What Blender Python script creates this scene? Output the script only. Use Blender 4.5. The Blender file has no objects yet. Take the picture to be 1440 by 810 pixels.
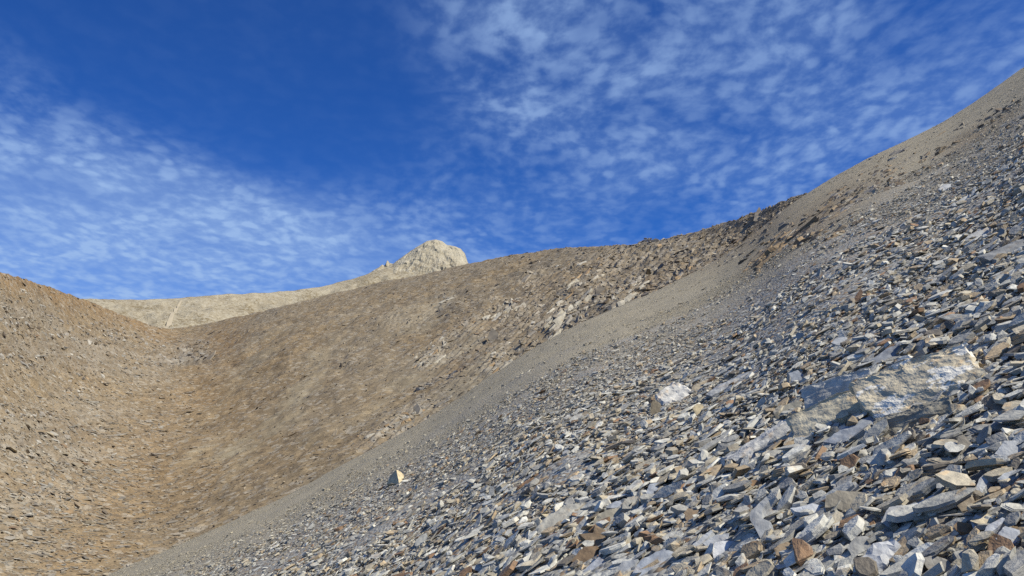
import bpy, bmesh, math, random
import numpy as np
from mathutils import Vector, Matrix, noise, geometry

# ------------------------------------------------------------------ camera, sky, sun, exposure
sc = bpy.context.scene
COL = sc.collection
F = 1198.0                                   # focal length in photo pixels (1440 wide)
PITCH = math.radians(10.17)
cd = bpy.data.cameras.new('camera')
cd.sensor_width = 36.0
cd.lens = 36.0 * F / 1440.0
cd.clip_start = 0.05
cd.clip_end = 20000
cam = bpy.data.objects.new('camera', cd)
cam.rotation_euler = (math.radians(90) + PITCH, 0, 0)
COL.objects.link(cam)
sc.camera = cam

SUN_EL, SUN_AZ = math.radians(51), math.radians(110)      # azimuth clockwise from the view direction (+Y)
sun_dir = Vector((math.sin(SUN_AZ) * math.cos(SUN_EL), math.cos(SUN_AZ) * math.cos(SUN_EL), math.sin(SUN_EL)))
sd = bpy.data.lights.new('sun', 'SUN')
sd.energy = 5.0
sd.angle = math.radians(0.53)
sd.color = (1.0, 0.94, 0.80)
sun = bpy.data.objects.new('sun', sd)
sun.rotation_euler = sun_dir.to_track_quat('Z', 'Y').to_euler()
COL.objects.link(sun)

sc.view_settings.view_transform = 'Standard'
sc.view_settings.look = 'None'
sc.view_settings.gamma = 1.0
sc.view_settings.exposure = 0.42
sc.cycles.use_denoising = False
sc.cycles.max_bounces = 5


class NT:
    """small helper for node trees"""
    def __init__(self, tree):
        self.t = tree
        tree.nodes.clear()

    def n(self, typ, **kw):
        nd = self.t.nodes.new(typ)
        ins = kw.pop('ins', {})
        for k, v in kw.items():
            setattr(nd, k, v)
        for k, v in ins.items():
            s = nd.inputs[k]
            if hasattr(v, 'links') or isinstance(v, bpy.types.NodeSocket):
                self.t.links.new(v, s)
            else:
                s.default_value = v
        return nd

    def math(self, op, a, b=0.0, clamp=False):
        m = self.n('ShaderNodeMath', operation=op, use_clamp=clamp)
        for i, v in enumerate((a, b)):
            if isinstance(v, bpy.types.NodeSocket):
                self.t.links.new(v, m.inputs[i])
            else:
                m.inputs[i].default_value = v
        return m.outputs[0]

    def vmath(self, op, a, b=(0, 0, 0)):
        m = self.n('ShaderNodeVectorMath', operation=op)
        for i, v in enumerate((a, b)):
            if isinstance(v, bpy.types.NodeSocket):
                self.t.links.new(v, m.inputs[i])
            else:
                m.inputs[i].default_value = v
        return m.outputs['Value'] if op in ('LENGTH', 'DOT_PRODUCT', 'DISTANCE') else m.outputs[0]

    def ramp(self, fac, lo, hi, a=0.0, b=1.0, smooth=True):
        m = self.n('ShaderNodeMapRange', interpolation_type='SMOOTHSTEP' if smooth else 'LINEAR')
        self.t.links.new(fac, m.inputs['Value'])
        for k, v in (('From Min', lo), ('From Max', hi), ('To Min', a), ('To Max', b)):
            m.inputs[k].default_value = v
        return m.outputs[0]

    def mix(self, fac, a, b, mode='MIX'):
        m = self.n('ShaderNodeMix', data_type='RGBA', blend_type=mode)
        for i, v in ((0, fac), (6, a), (7, b)):
            if isinstance(v, bpy.types.NodeSocket):
                self.t.links.new(v, m.inputs[i])
            elif i == 0:
                m.inputs[0].default_value = v
            else:
                m.inputs[i].default_value = (*v, 1) if len(v) == 3 else v
        return m.outputs[2]

    def noise(self, vec, scale, detail=4.0, rough=0.55, color=False, dist=0.0):
        m = self.n('ShaderNodeTexNoise', ins={'Vector': vec, 'Scale': scale, 'Detail': detail, 'Roughness': rough, 'Distortion': dist})
        return m.outputs['Color'] if color else m.outputs['Fac']

    def voronoi(self, vec, scale, feature='F1', rand=1.0):
        m = self.n('ShaderNodeTexVoronoi', feature=feature, ins={'Vector': vec, 'Scale': scale, 'Randomness': rand})
        return m


# world: clear deep sky of high mountains with a thin broken sheet of small high clouds
w = bpy.data.worlds.new('World')
sc.world = w
w.use_nodes = True
N = NT(w.node_tree)
sky = N.n('ShaderNodeTexSky', sky_type='NISHITA', sun_disc=False, sun_elevation=SUN_EL, sun_rotation=SUN_AZ,
          altitude=2700, air_density=1.0, dust_density=0.25, ozone_density=2.2)
d = N.n('ShaderNodeTexCoord').outputs['Generated']
sep = N.n('ShaderNodeSeparateXYZ', ins={0: d})
zz = N.math('MAXIMUM', N.math('ADD', sep.outputs['Z'], 0.16), 0.02)
P = N.n('ShaderNodeCombineXYZ', ins={0: N.math('DIVIDE', sep.outputs['X'], zz), 1: N.math('DIVIDE', sep.outputs['Y'], zz), 2: 0.0}).outputs[0]
warp = N.vmath('SCALE', N.vmath('SUBTRACT', N.noise(P, 1.6, 3, 0.5, color=True), (0.5, 0.5, 0.5)))
warp.node.inputs['Scale'].default_value = 0.16
Pw = N.vmath('ADD', P, warp)
def hole(cx, cy, ax, ay, rx, ry):
    """a clear gap between two banks of cloud: an ellipse on the cloud sheet"""
    v = N.vmath('SUBTRACT', Pw, (cx, cy, 0))
    s = N.n('ShaderNodeVectorRotate', rotation_type='Z_AXIS', ins={0: v, 'Angle': -math.atan2(ay, ax)}).outputs[0]
    s = N.vmath('DIVIDE', s, (rx, ry, 1))
    return N.ramp(N.vmath('LENGTH', s), 0.55, 1.45)
bank = N.math('MULTIPLY', N.ramp(hole(-0.55, 1.42, 0.316, 0.95, 0.80, 0.40), 0.0, 1.0, 0.06, 1.0), N.ramp(hole(0.25, 2.45, 0.6, 0.8, 0.45, 0.32), 0.0, 1.0, 0.55, 1.0))
big = N.ramp(N.noise(P, 1.1, 3, 0.5), 0.30, 0.62, 0.60, 1.0)
bank = N.math('MULTIPLY', bank, big)
Pc = N.vmath('ADD', N.vmath('MULTIPLY', Pw, (1.0, 0.72, 1)), N.vmath('MULTIPLY', N.vmath('SUBTRACT', N.noise(P, 9.0, 2, 0.5, color=True), (0.5, 0.5, 0.5)), (0.07, 0.07, 0)))
sv_ = N.voronoi(Pc, 23.0, 'SMOOTH_F1', 1.0)
sv_.inputs['Smoothness'].default_value = 1.0
puff = N.ramp(sv_.outputs['Distance'], 0.05, 0.62, 1.0, 0.0)
rag = N.noise(N.vmath('MULTIPLY', Pw, (1.0, 0.75, 1)), 38.0, 4, 0.55)
cells = N.ramp(N.math('ADD', N.math('MULTIPLY', puff, 0.50), N.math('MULTIPLY', rag, 1.05)), 0.34, 1.12)
wisp = N.ramp(N.noise(N.vmath('MULTIPLY', Pw, (1.0, 0.8, 1)), 3.4, 4, 0.55), 0.28, 0.62)
veil = N.ramp(hole(-1.05, 2.65, 0.75, 0.66, 1.0, 0.70), 0.0, 1.0, 1.0, 0.0)          # the thicker bank low over the pass
cl = N.math('MULTIPLY', cells, N.math('ADD', N.math('MULTIPLY', wisp, 0.36), 0.20))
cl = N.math('ADD', cl, N.math('ADD', N.math('MULTIPLY', wisp, 0.18), N.math('MULTIPLY', veil, 0.36)))
cl = N.math('MULTIPLY', N.math('MULTIPLY', cl, 1.05), bank, clamp=True)
tint = N.mix(1.0, sky.outputs[0], (0.185, 0.535, 1.15), 'MULTIPLY')
skyc = N.mix(N.math('MULTIPLY', cl, 0.88), tint, (3.3, 4.9, 7.8))
bg = N.n('ShaderNodeBackground', ins={'Color': skyc, 'Strength': 0.08})
out = N.n('ShaderNodeOutputWorld', ins={0: bg.outputs[0]})

# ------------------------------------------------------------------ pixels, directions and the shape of the land
rng = np.random.default_rng(11)
random.seed(5)


def ray(px, py):
    """photo pixel -> (u, w): sideways and upward slope of its direction, per metre of depth"""
    cx = (np.asarray(px, float) - 720.0) / F
    cy = (405.0 - np.asarray(py, float)) / F
    dy = math.cos(PITCH) - cy * math.sin(PITCH)
    dz = math.sin(PITCH) + cy * math.cos(PITCH)
    return cx / dy, dz / dy


def pix(u, w):
    """the reverse of ray()"""
    c, s = math.cos(PITCH), math.sin(PITCH)
    dep = c + w * s
    return 720 + F * u / dep, 405 - F * (-s + w * c) / dep


EYE = 1.6
EDGE = np.array([(-400, 1090), (-100, 935), (150, 810), (300, 745), (400, 700), (500, 645), (600, 592), (680, 537), (740, 496), (800, 462),
                 (870, 432), (940, 402), (1000, 372), (1060, 332), (1105, 292), (1150, 262), (1230, 218), (1290, 191), (1340, 165),
                 (1380, 138), (1440, 95), (1600, -20), (1900, -230)], float)
eu, ew = ray(EDGE[:, 0], EDGE[:, 1])
UU = np.linspace(-1.3, 1.3, 1301)
sl0, sl1 = (ew[1] - ew[0]) / (eu[1] - eu[0]), (ew[-1] - ew[-2]) / (eu[-1] - eu[-2])
WE = np.interp(UU, eu, ew)
WE = np.where(UU < eu[0], ew[0] + (UU - eu[0]) * sl0, WE)
WE = np.where(UU > eu[-1], ew[-1] + (UU - eu[-1]) * sl1, WE)
k = np.exp(-0.5 * (np.arange(-30, 31) / 9.0) ** 2); k /= k.sum()
WE = np.convolve(np.pad(WE, 30, mode='reflect', reflect_type='odd'), k, 'valid')
YC = np.interp(UU, [-1.3, -0.5, -0.1, 0.1, 0.25, 0.6, 1.3], [30, 36, 40, 46, 58, 62, 50])
Y0 = 0.6 * YC
CC = EYE / (YC ** 2 - Y0 ** 2)
AA = WE + EYE / YC + CC * (YC - Y0) ** 2 / YC
PA, PB = 0.55, 0.135


def scree_z(x, y):
    """height of the scree slope: a plane rising to the right, bent to its crest line"""
    x = np.asarray(x, float); y = np.asarray(y, float)
    ys = np.maximum(y, 0.2)
    u = np.clip(x / ys, -1.3, 1.3)
    da = np.interp(u, UU, AA) - (PA * u + PB)
    t = np.clip((y - 3.0) / 7.0, 0, 1); t = t * t * (3 - 2 * t)
    y0 = np.interp(u, UU, Y0); c = np.interp(u, UU, CC)
    z = PA * x + PB * y - EYE + y * da * t - c * np.maximum(0, y - y0) ** 2
    return z


def scree_hit(px, py):
    """where the direction of a pixel meets the scree"""
    u, w = ray(px, py)
    lo, hi = np.full(np.shape(u), 1.0), np.interp(u, UU, YC)
    for _ in range(45):
        m = 0.5 * (lo + hi)
        below = scree_z(u * m, m) / m < w
        lo = np.where(below, m, lo); hi = np.where(below, hi, m)
    return np.stack([u * lo, lo, scree_z(u * lo, lo)], -1)


def scree_n(x, y):
    e = 0.25
    dx = (scree_z(x + e, y) - scree_z(x - e, y)) / (2 * e)
    dy = (scree_z(x, y + e) - scree_z(x, y - e)) / (2 * e)
    n = np.stack([-dx, -dy, np.ones_like(dx)], -1)
    return n / np.linalg.norm(n, axis=-1, keepdims=True)


# the hillside beyond: distances at control pixels, smooth in between
CTRL = np.array([(235, 461, 235), (320, 600, 108), (200, 750, 66), (0, 810, 50), (-350, 1000, 34), (-350, 300, 80), (-350, 650, 55),
                 (0, 600, 74), (0, 383, 112), (100, 500, 128), (110, 418, 165), (200, 485, 180), (480, 560, 98), (480, 410, 215), (400, 500, 148), (600, 600, 72),
                 (720, 520, 78), (720, 360, 190), (650, 450, 130), (870, 440, 72), (870, 345, 150), (1000, 385, 68), (1000, 318, 118),
                 (1100, 300, 75), (1100, 360, 58), (1250, 230, 62), (560, 700, 52), (400, 760, 52), (800, 560, 52), (1200, 350, 45)], float)
cu, cw = ray(CTRL[:, 0], CTRL[:, 1])
def tps(r):
    return np.where(r > 1e-9, r * r * np.log(np.maximum(r, 1e-9)), 0)
n_ = len(cu)
K = tps(np.hypot(cu[:, None] - cu, cw[:, None] - cw)) + 0.002 * np.eye(n_)
Pm = np.stack([np.ones(n_), cu, cw], 1)
TW = np.linalg.solve(np.block([[K, Pm], [Pm.T, np.zeros((3, 3))]]), np.concatenate([np.log(CTRL[:, 2]), np.zeros(3)]))
def hill_y(u, w):
    u = np.asarray(u, float); w = np.asarray(w, float)
    r = np.hypot(u[..., None] - cu, w[..., None] - cw)
    return np.exp(tps(r) @ TW[:n_] + TW[n_] + TW[n_ + 1] * u + TW[n_ + 2] * w)
HG = {}
def hill_hit(px, py, relief=True):
    u, w_ = ray(px, py)
    y = hill_y(u, w_)
    z = w_ * y
    if HG and relief:                                   # once the sheet exists: its small relief too
        ci = float(np.clip(np.interp(u, HG['u'], np.arange(len(HG['u']))), 0, len(HG['u']) - 1))
        lo, hi = np.interp(u, HG['u'], HG['lo']), np.interp(u, HG['u'], HG['hi'])
        ri = float(np.clip((w_ - lo) / (hi - lo), 0, 1)) * (HG['d'].shape[0] - 1)
        z = z + HG['d'][int(round(ri)), int(round(ci))]
    return np.stack([u * y, y, z], -1)

SKY = np.array([(-600, 190), (-350, 268), (-150, 328), (0, 383), (40, 394), (80, 408), (130, 425), (180, 446), (215, 459), (235, 462), (262, 460), (290, 456),
                (330, 446), (400, 430), (460, 415), (540, 396), (600, 385), (660, 370), (720, 359), (780, 348.5), (840, 346), (900, 343),
                (960, 331), (1000, 319), (1060, 299.5), (1120, 276), (1200, 254), (1300, 240)], float)


def add_attr(me, name, arr, typ='FLOAT'):
    a = me.attributes.new(name, typ, 'POINT')
    if typ == 'FLOAT':
        a.data.foreach_set('value', np.asarray(arr, np.float32).ravel())
    elif typ == 'FLOAT_VECTOR':
        a.data.foreach_set('vector', np.asarray(arr, np.float32).ravel())
    elif typ == 'FLOAT_COLOR':
        c = np.ones((len(arr), 4), np.float32); c[:, :3] = arr
        a.data.foreach_set('color', c.ravel())
    elif typ == 'INT':
        a.data.foreach_set('value', np.asarray(arr, np.int32).ravel())


def grid_mesh(name, V, rows, cols, mat, kind='structure', smooth=True):
    i = np.arange(rows - 1)[:, None] * cols + np.arange(cols - 1)[None]
    q = np.stack([i, i + 1, i + cols + 1, i + cols], -1).reshape(-1, 4)
    me = bpy.data.meshes.new(name)
    me.from_pydata(V.reshape(-1, 3).tolist(), [], q.tolist())
    me.polygons.foreach_set('use_smooth', np.full(len(q), smooth))
    me.update()
    me.materials.append(mat)
    o = bpy.data.objects.new(name, me)
    COL.objects.link(o)
    if kind:
        o['kind'] = kind
    return o


def fbm(V, scale, octaves=5, off=0.0):
    return np.array([noise.fractal((v[0] / scale + off, v[1] / scale, v[2] / scale), 0.8, 2.1, octaves) for v in V.reshape(-1, 3)])


# ------------------------------------------------------------------ materials
def new_mat(name):
    m = bpy.data.materials.new(name)
    m.use_nodes = True
    return m, NT(m.node_tree)


def finish(N, col, rough=0.85, spec=0.3, bump=None, bdist=0.02, bstr=0.7):
    b = N.n('ShaderNodeBsdfPrincipled')
    for k, v in (('Base Color', col), ('Roughness', rough), ('Specular IOR Level', spec)):
        if isinstance(v, bpy.types.NodeSocket):
            N.t.links.new(v, b.inputs[k])
        else:
            b.inputs[k].default_value = v
    if bump is not None:
        bp = N.n('ShaderNodeBump', ins={'Height': bump, 'Strength': bstr, 'Distance': bdist})
        N.t.links.new(bp.outputs[0], b.inputs['Normal'])
    N.n('ShaderNodeOutputMaterial', ins={0: b.outputs[0]})


def attr(N, name, typ='GEOMETRY', out='Fac'):
    return N.n('ShaderNodeAttribute', attribute_name=name, attribute_type=typ).outputs[out]


def stone_mat(name, source, scale=1.0, bscale=1.0, spec=0.28, scars=False, layz=14.0):
    """slate and shale: own colour per stone, mottled, with rusty films and fine cleavage lines"""
    m, N = new_mat(name)
    oi = N.n('ShaderNodeObjectInfo')
    if source == 'instance':
        col = attr(N, 'col', 'INSTANCER', 'Color')
    else:
        col = oi.outputs['Color']
    tc = N.n('ShaderNodeTexCoord').outputs['Object']
    off = N.n('ShaderNodeCombineXYZ', ins={0: N.math('MULTIPLY', oi.outputs['Random'], 37.0), 1: N.math('MULTIPLY', oi.outputs['Random'], 11.0), 2: 0.0}).outputs[0]
    v = N.vmath('ADD', tc, off)
    mott = N.noise(v, 2.2 * scale, 4, 0.55)
    c = N.mix(1.0, col, N.mix(N.ramp(mott, 0.30, 0.72), (0.74, 0.74, 0.75), (1.20, 1.19, 1.17)), 'MULTIPLY')
    rust = N.ramp(N.noise(N.vmath('ADD', v, (5, 3, 1)), 1.6 * scale, 4, 0.6), 0.56, 0.72)
    c = N.mix(N.math('MULTIPLY', rust, 0.45), c, N.mix(1.0, c, (1.22, 0.88, 0.56), 'MULTIPLY'))
    lay = N.noise(N.vmath('MULTIPLY', v, (1.2, 1.2, layz)), 2.2 * scale, 3, 0.6)
    c = N.mix(N.ramp(lay, 0.52, 0.70, 0.0, 0.22), c, N.mix(1.0, c, (0.55, 0.52, 0.50), 'MULTIPLY'))
    if scars:                                # white fresh breaks where plates have flaked off
        sm = N.noise(N.vmath('MULTIPLY', N.vmath('ADD', tc, (0.3, 1.1, 0.2)), (5.0, 8.0, 7.0)), 1.2, 5, 0.6)
        c = N.mix(N.ramp(sm, 0.545, 0.56), c, (0.68, 0.645, 0.56))
    h = N.math('ADD', N.math('MULTIPLY', N.noise(v, 4.5 * scale, 4, 0.55), 0.8), N.math('MULTIPLY', lay, 0.7))
    r = N.ramp(mott, 0.3, 0.7, 0.52, 0.78)
    finish(N, c, r, spec, h, 0.05 * bscale, 0.30)
    return m


def scree_mat():
    m, N = new_mat('scree_ground')
    p = N.n('ShaderNodeNewGeometry').outputs['Position']
    fine = attr(N, 'fine'); rust = attr(N, 'rust')
    v1 = N.voronoi(p, 22.0); v2 = N.voronoi(p, 55.0)
    s1 = N.n('ShaderNodeSeparateColor', ins={0: v1.outputs['Color']}).outputs
    s2 = N.n('ShaderNodeSeparateColor', ins={0: v2.outputs['Color']}).outputs
    coarse = N.mix(N.ramp(s1[0], 0.2, 0.9), (0.20, 0.195, 0.178), (0.33, 0.325, 0.305))
    coarse = N.mix(N.ramp(s1[1], 0.72, 0.8), coarse, (0.22, 0.165, 0.11))
    dust = N.mix(N.ramp(s2[0], 0.1, 0.9), (0.25, 0.22, 0.158), (0.37, 0.33, 0.25))
    dust = N.mix(N.ramp(N.noise(p, 0.35, 4, 0.6), 0.35, 0.65, 0, 0.5), dust, (0.295, 0.258, 0.185))
    c = N.mix(fine, coarse, dust)
    c = N.mix(N.math('MULTIPLY', rust, 0.8), c, N.mix(s2[1], (0.20, 0.145, 0.085), (0.25, 0.19, 0.12)))
    h = N.math('ADD', N.math('MULTIPLY', v1.outputs['Distance'], -0.8), N.math('MULTIPLY', s1[2], 0.8))
    h = N.math('ADD', h, N.math('MULTIPLY', s2[2], 0.35))
    finish(N, c, 0.9, 0.2, h, 0.03, 0.8)
    return m


def hill_mat():
    m, N = new_mat('hillside_gravel')
    p = N.n('ShaderNodeNewGeometry').outputs['Position']
    pale, rust, grey = attr(N, 'pale'), attr(N, 'rust'), attr(N, 'grey')
    al, ac = attr(N, 'along'), attr(N, 'across')
    g1 = N.voronoi(N.vmath('MULTIPLY', p, (1, 1, 1.5)), 1.7)
    g2 = N.voronoi(N.vmath('MULTIPLY', p, (1, 1, 1.6)), 4.2)
    s1 = N.n('ShaderNodeSeparateColor', ins={0: g1.outputs['Color']}).outputs
    s2 = N.n('ShaderNodeSeparateColor', ins={0: g2.outputs['Color']}).outputs
    big = N.noise(p, 0.06, 5, 0.6)
    med = N.noise(p, 0.45, 5, 0.65)
    brown = N.mix(N.ramp(med, 0.3, 0.7), (0.142, 0.107, 0.064), (0.246, 0.188, 0.114))
    brown = N.mix(N.ramp(big, 0.40, 0.62, 0.0, 0.7), brown, (0.188, 0.158, 0.112))
    rusty = N.mix(N.ramp(med, 0.3, 0.7), (0.162, 0.106, 0.052), (0.222, 0.152, 0.08))
    c = N.mix(rust, brown, rusty)
    c = N.mix(N.ramp(s1[1], 0.78, 0.84, 0.0, 0.55), c, (0.29, 0.265, 0.22))
    c = N.mix(N.ramp(s1[2], 0.86, 0.92, 0.0, 0.55), c, (0.095, 0.075, 0.055))
    c = N.mix(N.ramp(s2[0], 0.0, 1.0, 0.0, 0.6, False), N.mix(1.0, c, (1.3, 1.3, 1.3), 'MULTIPLY'), N.mix(1.0, c, (0.55, 0.54, 0.53), 'MULTIPLY'))
    dustc = N.mix(s2[1], (0.26, 0.222, 0.15), (0.33, 0.288, 0.205))
    c = N.mix(N.math('MULTIPLY', pale, N.ramp(med, 0.25, 0.6, 0.45, 1.0)), c, dustc)
    sv = N.n('ShaderNodeCombineXYZ', ins={0: N.math('MULTIPLY', al, 0.16), 1: N.math('MULTIPLY', ac, 1.5), 2: 0.0}).outputs[0]
    st = N.noise(sv, 1.0, 5, 0.65)
    rock = N.mix(N.ramp(st, 0.36, 0.64), (0.115, 0.10, 0.082), (0.33, 0.315, 0.28))
    rock = N.mix(N.ramp(s1[0], 0.2, 0.9, 0.0, 0.45), rock, (0.19, 0.15, 0.10))
    c = N.mix(N.math('MULTIPLY', grey, N.ramp(med, 0.3, 0.55, 0.35, 1.0)), c, rock)
    h = N.math('ADD', N.math('MULTIPLY', s2[2], 0.6), N.math('MULTIPLY', s1[0], 0.9))
    h = N.math('ADD', h, N.math('MULTIPLY', N.math('MULTIPLY', st, grey), 2.5))
    h = N.math('ADD', h, N.math('MULTIPLY', med, 0.8))
    finish(N, c, 0.92, 0.15, h, 0.16, 0.9)
    return m


def ridge_mat(name, a, b, dark):
    m, N = new_mat(name)
    p = N.n('ShaderNodeNewGeometry').outputs['Position']
    med = N.noise(p, 0.09, 6, 0.68)
    fine = N.noise(N.vmath('MULTIPLY', p, (1, 1, 1.6)), 0.55, 5, 0.7)
    vor = N.voronoi(p, 0.55)
    s1 = N.n('ShaderNodeSeparateColor', ins={0: vor.outputs['Color']}).outputs
    c = N.mix(N.ramp(med, 0.32, 0.68), a, b)
    c = N.mix(N.ramp(N.math('ADD', fine, N.math('MULTIPLY', N.math('SUBTRACT', N.noise(p, 0.035, 4, 0.6), 0.5), 0.5)), 0.47, 0.66, 0, 0.9), c, dark)
    c = N.mix(N.ramp(s1[0], 0.75, 0.85, 0, 0.3), c, (0.42, 0.39, 0.32))
    finish(N, c, 0.92, 0.1, N.math('ADD', fine, N.math('MULTIPLY', med, 1.5)), 1.2, 0.9)
    return m


M_SCREE, M_HILL = scree_mat(), hill_mat()
M_RIDGE = ridge_mat('pale_ridge', (0.27, 0.235, 0.17), (0.36, 0.32, 0.235), (0.165, 0.13, 0.075))
M_PEAK = ridge_mat('pale_limestone', (0.33, 0.295, 0.215), (0.43, 0.39, 0.30), (0.24, 0.20, 0.135))
M_STUFF = stone_mat('slate_fragment', 'instance', 0.8, 1.0)
M_STONE = stone_mat('slate_stone', 'object', 1.0, 1.0)
M_SLAB = stone_mat('slate_slab', 'object', 7.0, 0.35)
M_BLOCK = stone_mat('split_block', 'object', 6.0, 1.0, 0.1, layz=2.5)
M_BOULDER = stone_mat('scarred_boulder', 'object', 6.0, 1.2, 0.1, scars=True, layz=2.5)
M_ROCKFAR = stone_mat('outcrop_rock', 'object', 1.3, 2.0, 0.2)

# ------------------------------------------------------------------ terrain
# near scree slope, with the camera standing on it
cols = 420
us = np.linspace(-1.25, 1.15, cols)
ysr = np.concatenate([np.linspace(0.5, 4, 20)[:-1], np.geomspace(4, 100, 260)])
U, Y = np.meshgrid(us, ysr)
X = U * Y
X = X + (us[None] / 1.2) * 1.5
Z = scree_z(X, Y)
V = np.stack([X, Y, Z], -1)
nz = fbm(V, 3.0, 4).reshape(Z.shape) * 0.05 + fbm(V, 0.6, 3, 7.0).reshape(Z.shape) * 0.02
V[..., 2] += nz * np.clip(Y / 6, 0.3, 1.6)
front = V[:1].copy(); front[..., 1] = -4; front[..., 2] = scree_z(front[..., 0], front[..., 1])
V = np.concatenate([front, V], 0)
scree = grid_mesh('scree_slope', V, len(ysr) + 1, cols, M_SCREE)
PX, PY = pix(V[..., 0] / np.maximum(V[..., 1], .3), V[..., 2] / np.maximum(V[..., 1], .3))
scree['label'] = 'steep grey scree slope of loose slate fragments'


def fine_of(y, x):
    """how far the coarse rubble has given way to fine gravel"""
    x = np.asarray(x, float); y = np.asarray(y, float)
    n1 = np.array([noise.fractal((a * 0.10 + b * 0.05, b * 0.42 - a * 0.10, 4.0), 0.8, 2.1, 4) for a, b in zip(x.ravel(), y.ravel())]).reshape(x.shape) * 5.0
    t = np.clip((y + n1 - 9.5) / 17.0, 0, 1)
    return t * t * (3 - 2 * t)


def blobs(px, py, L):
    m = np.zeros(np.shape(px))
    for (cx, cy, rx, ry, ang, s) in L:
        a = math.radians(ang)
        dx, dy = px - cx, -(py - cy)
        p_, q_ = dx * math.cos(a) + dy * math.sin(a), -dx * math.sin(a) + dy * math.cos(a)
        m = np.maximum(m, s * np.exp(-1.2 * ((p_ / rx) ** 2 + (q_ / ry) ** 2)))
    return m


add_attr(scree.data, 'fine', fine_of(V[..., 1], V[..., 0]))
add_attr(scree.data, 'rust', blobs(PX, PY, [(1090, 350, 60, 16, 38, 1), (1370, 190, 60, 12, 28, .8), (1410, 165, 30, 8, 25, .7), (1150, 305, 110, 24, 33, .8), (1060, 330, 90, 22, 30, .7)]).ravel())

# hillside beyond the gully
cols, rows = 760, 300
pxs = np.linspace(-520, 1230, cols)
su, sw = ray(SKY[:, 0], SKY[:, 1])
u_c, _ = ray(pxs, np.full(cols, 420.0))
wsky = np.interp(u_c, su, sw)
kk = np.exp(-0.5 * (np.arange(-12, 13) / 3.0) ** 2); kk /= kk.sum()
wsky = np.convolve(np.pad(wsky, 12, mode='reflect', reflect_type='odd'), kk, 'valid')
wlow = np.interp(u_c, UU, WE) - 0.07
wlow = np.minimum(wlow, wsky - 0.02)
s = np.linspace(0, 1, rows)[:, None]
W = wlow + (wsky - wlow) * s
U = np.repeat(u_c[None], rows, 0)
Yh = hill_y(U, W)
V = np.stack([U * Yh, Yh, W * Yh], -1)
# bedding direction on the rocky face
a3, b3 = hill_hit(720, 470), hill_hit(760, 432)
STRIKE = (b3 - a3) / np.linalg.norm(b3 - a3)
tq = hill_hit(700, 440) - hill_hit(740, 460)
hn = np.cross(STRIKE, tq); hn /= np.linalg.norm(hn)
if hn[2] < 0: hn = -hn
ACROSS = np.cross(hn, STRIKE)
BED = (ACROSS * 0.8 + hn * 0.6); BED /= np.linalg.norm(BED)
PX, PY = pix(U, W)
wob = fbm(V, 9.0, 4).reshape(PX.shape)
wob2 = fbm(V, 9.0, 4, 31.0).reshape(PX.shape)
PXn, PYn = PX + wob * 22, PY + wob2 * 16
GREY = blobs(PXn, PYn, [(800, 425, 210, 48, 33, .42), (900, 365, 110, 22, 28, .4), (660, 480, 90, 24, 33, .35), (800, 445, 60, 14, 40, 1), (712, 436, 48, 14, 34, .9), (606, 500, 36, 12, 32, .85), (648, 466, 36, 10, 32, .6), (703, 503, 34, 16, 30, .7),
                        (880, 412, 62, 14, 36, .9), (825, 395, 42, 12, 34, .7), (624, 420, 26, 8, 25, .8), (620, 535, 40, 7, 18, .6), (960, 380, 50, 16, 36, .7), (1000, 345, 60, 14, 35, .5),
                        (745, 400, 60, 9, 34, .5), (560, 450, 60, 9, 25, .4), (490, 500, 30, 6, 20, .5), (905, 375, 50, 12, 34, .6),
                        (250, 500, 60, 18, 3, .8), (90, 500, 130, 30, -10, .55), (70, 620, 110, 60, 5, .55), (30, 440, 60, 18, -15, .5), (150, 490, 80, 14, -12, .6), (60, 700, 80, 60, 8, .4), (560, 595, 60, 12, 25, .8)])
RUST = blobs(PXn, PYn, [(60, 400, 150, 22, -22, 1), (190, 455, 80, 14, -25, .9), (315, 490, 30, 40, -60, .9), (200, 660, 260, 110, 30, .55), (300, 560, 70, 60, 60, .7), (250, 475, 60, 8, 5, .5),
                        (120, 780, 150, 40, 20, .6), (640, 515, 30, 8, 30, .8), (745, 440, 40, 6, 38, .7), (690, 470, 30, 6, 38, .5), (930, 395, 50, 8, 35, .8), (520, 560, 80, 20, 25, .3)])
PALE = blobs(PXn, PYn, [(400, 570, 120, 14, 52, .75), (330, 628, 40, 10, 20, .9), (425, 560, 60, 10, 55, .6), (560, 540, 90, 14, 33, .6), (640, 490, 60, 10, 35, .5), (690, 520, 100, 12, 35, .7),
                        (470, 590, 60, 10, 40, .4), (350, 520, 120, 18, 50, .35), (590, 440, 70, 14, 28, .4), (820, 475, 60, 8, 36, .9), (280, 640, 40, 8, 40, .5)])
GREY = np.clip(GREY, 0, 1)
proj_al, proj_ac = V @ STRIKE, V @ BED
rockface = np.clip((PX - 430) / 120, 0, 1)
led = V[..., 2] * 1.0 + 0.15 * V[..., 0]
across = np.where(rockface > 0.5, proj_ac, led)
along = np.where(rockface > 0.5, proj_al, V[..., 0])
fade = np.clip((1 - s) * 14, 0.25, 1)
saw = (across * 0.85 + wob * 0.9) % 1.0
disp = wob * 0.65 * fade + GREY * (saw - 0.5) * 1.5 * fade
disp = disp + fbm(V, 1.6, 3, 3.0).reshape(disp.shape) * 0.16
disp = disp * np.clip(Yh / 110, 0.4, 1.3)
V[..., 2] += disp
HG.update(u=u_c, lo=wlow, hi=wsky, d=disp)
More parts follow.
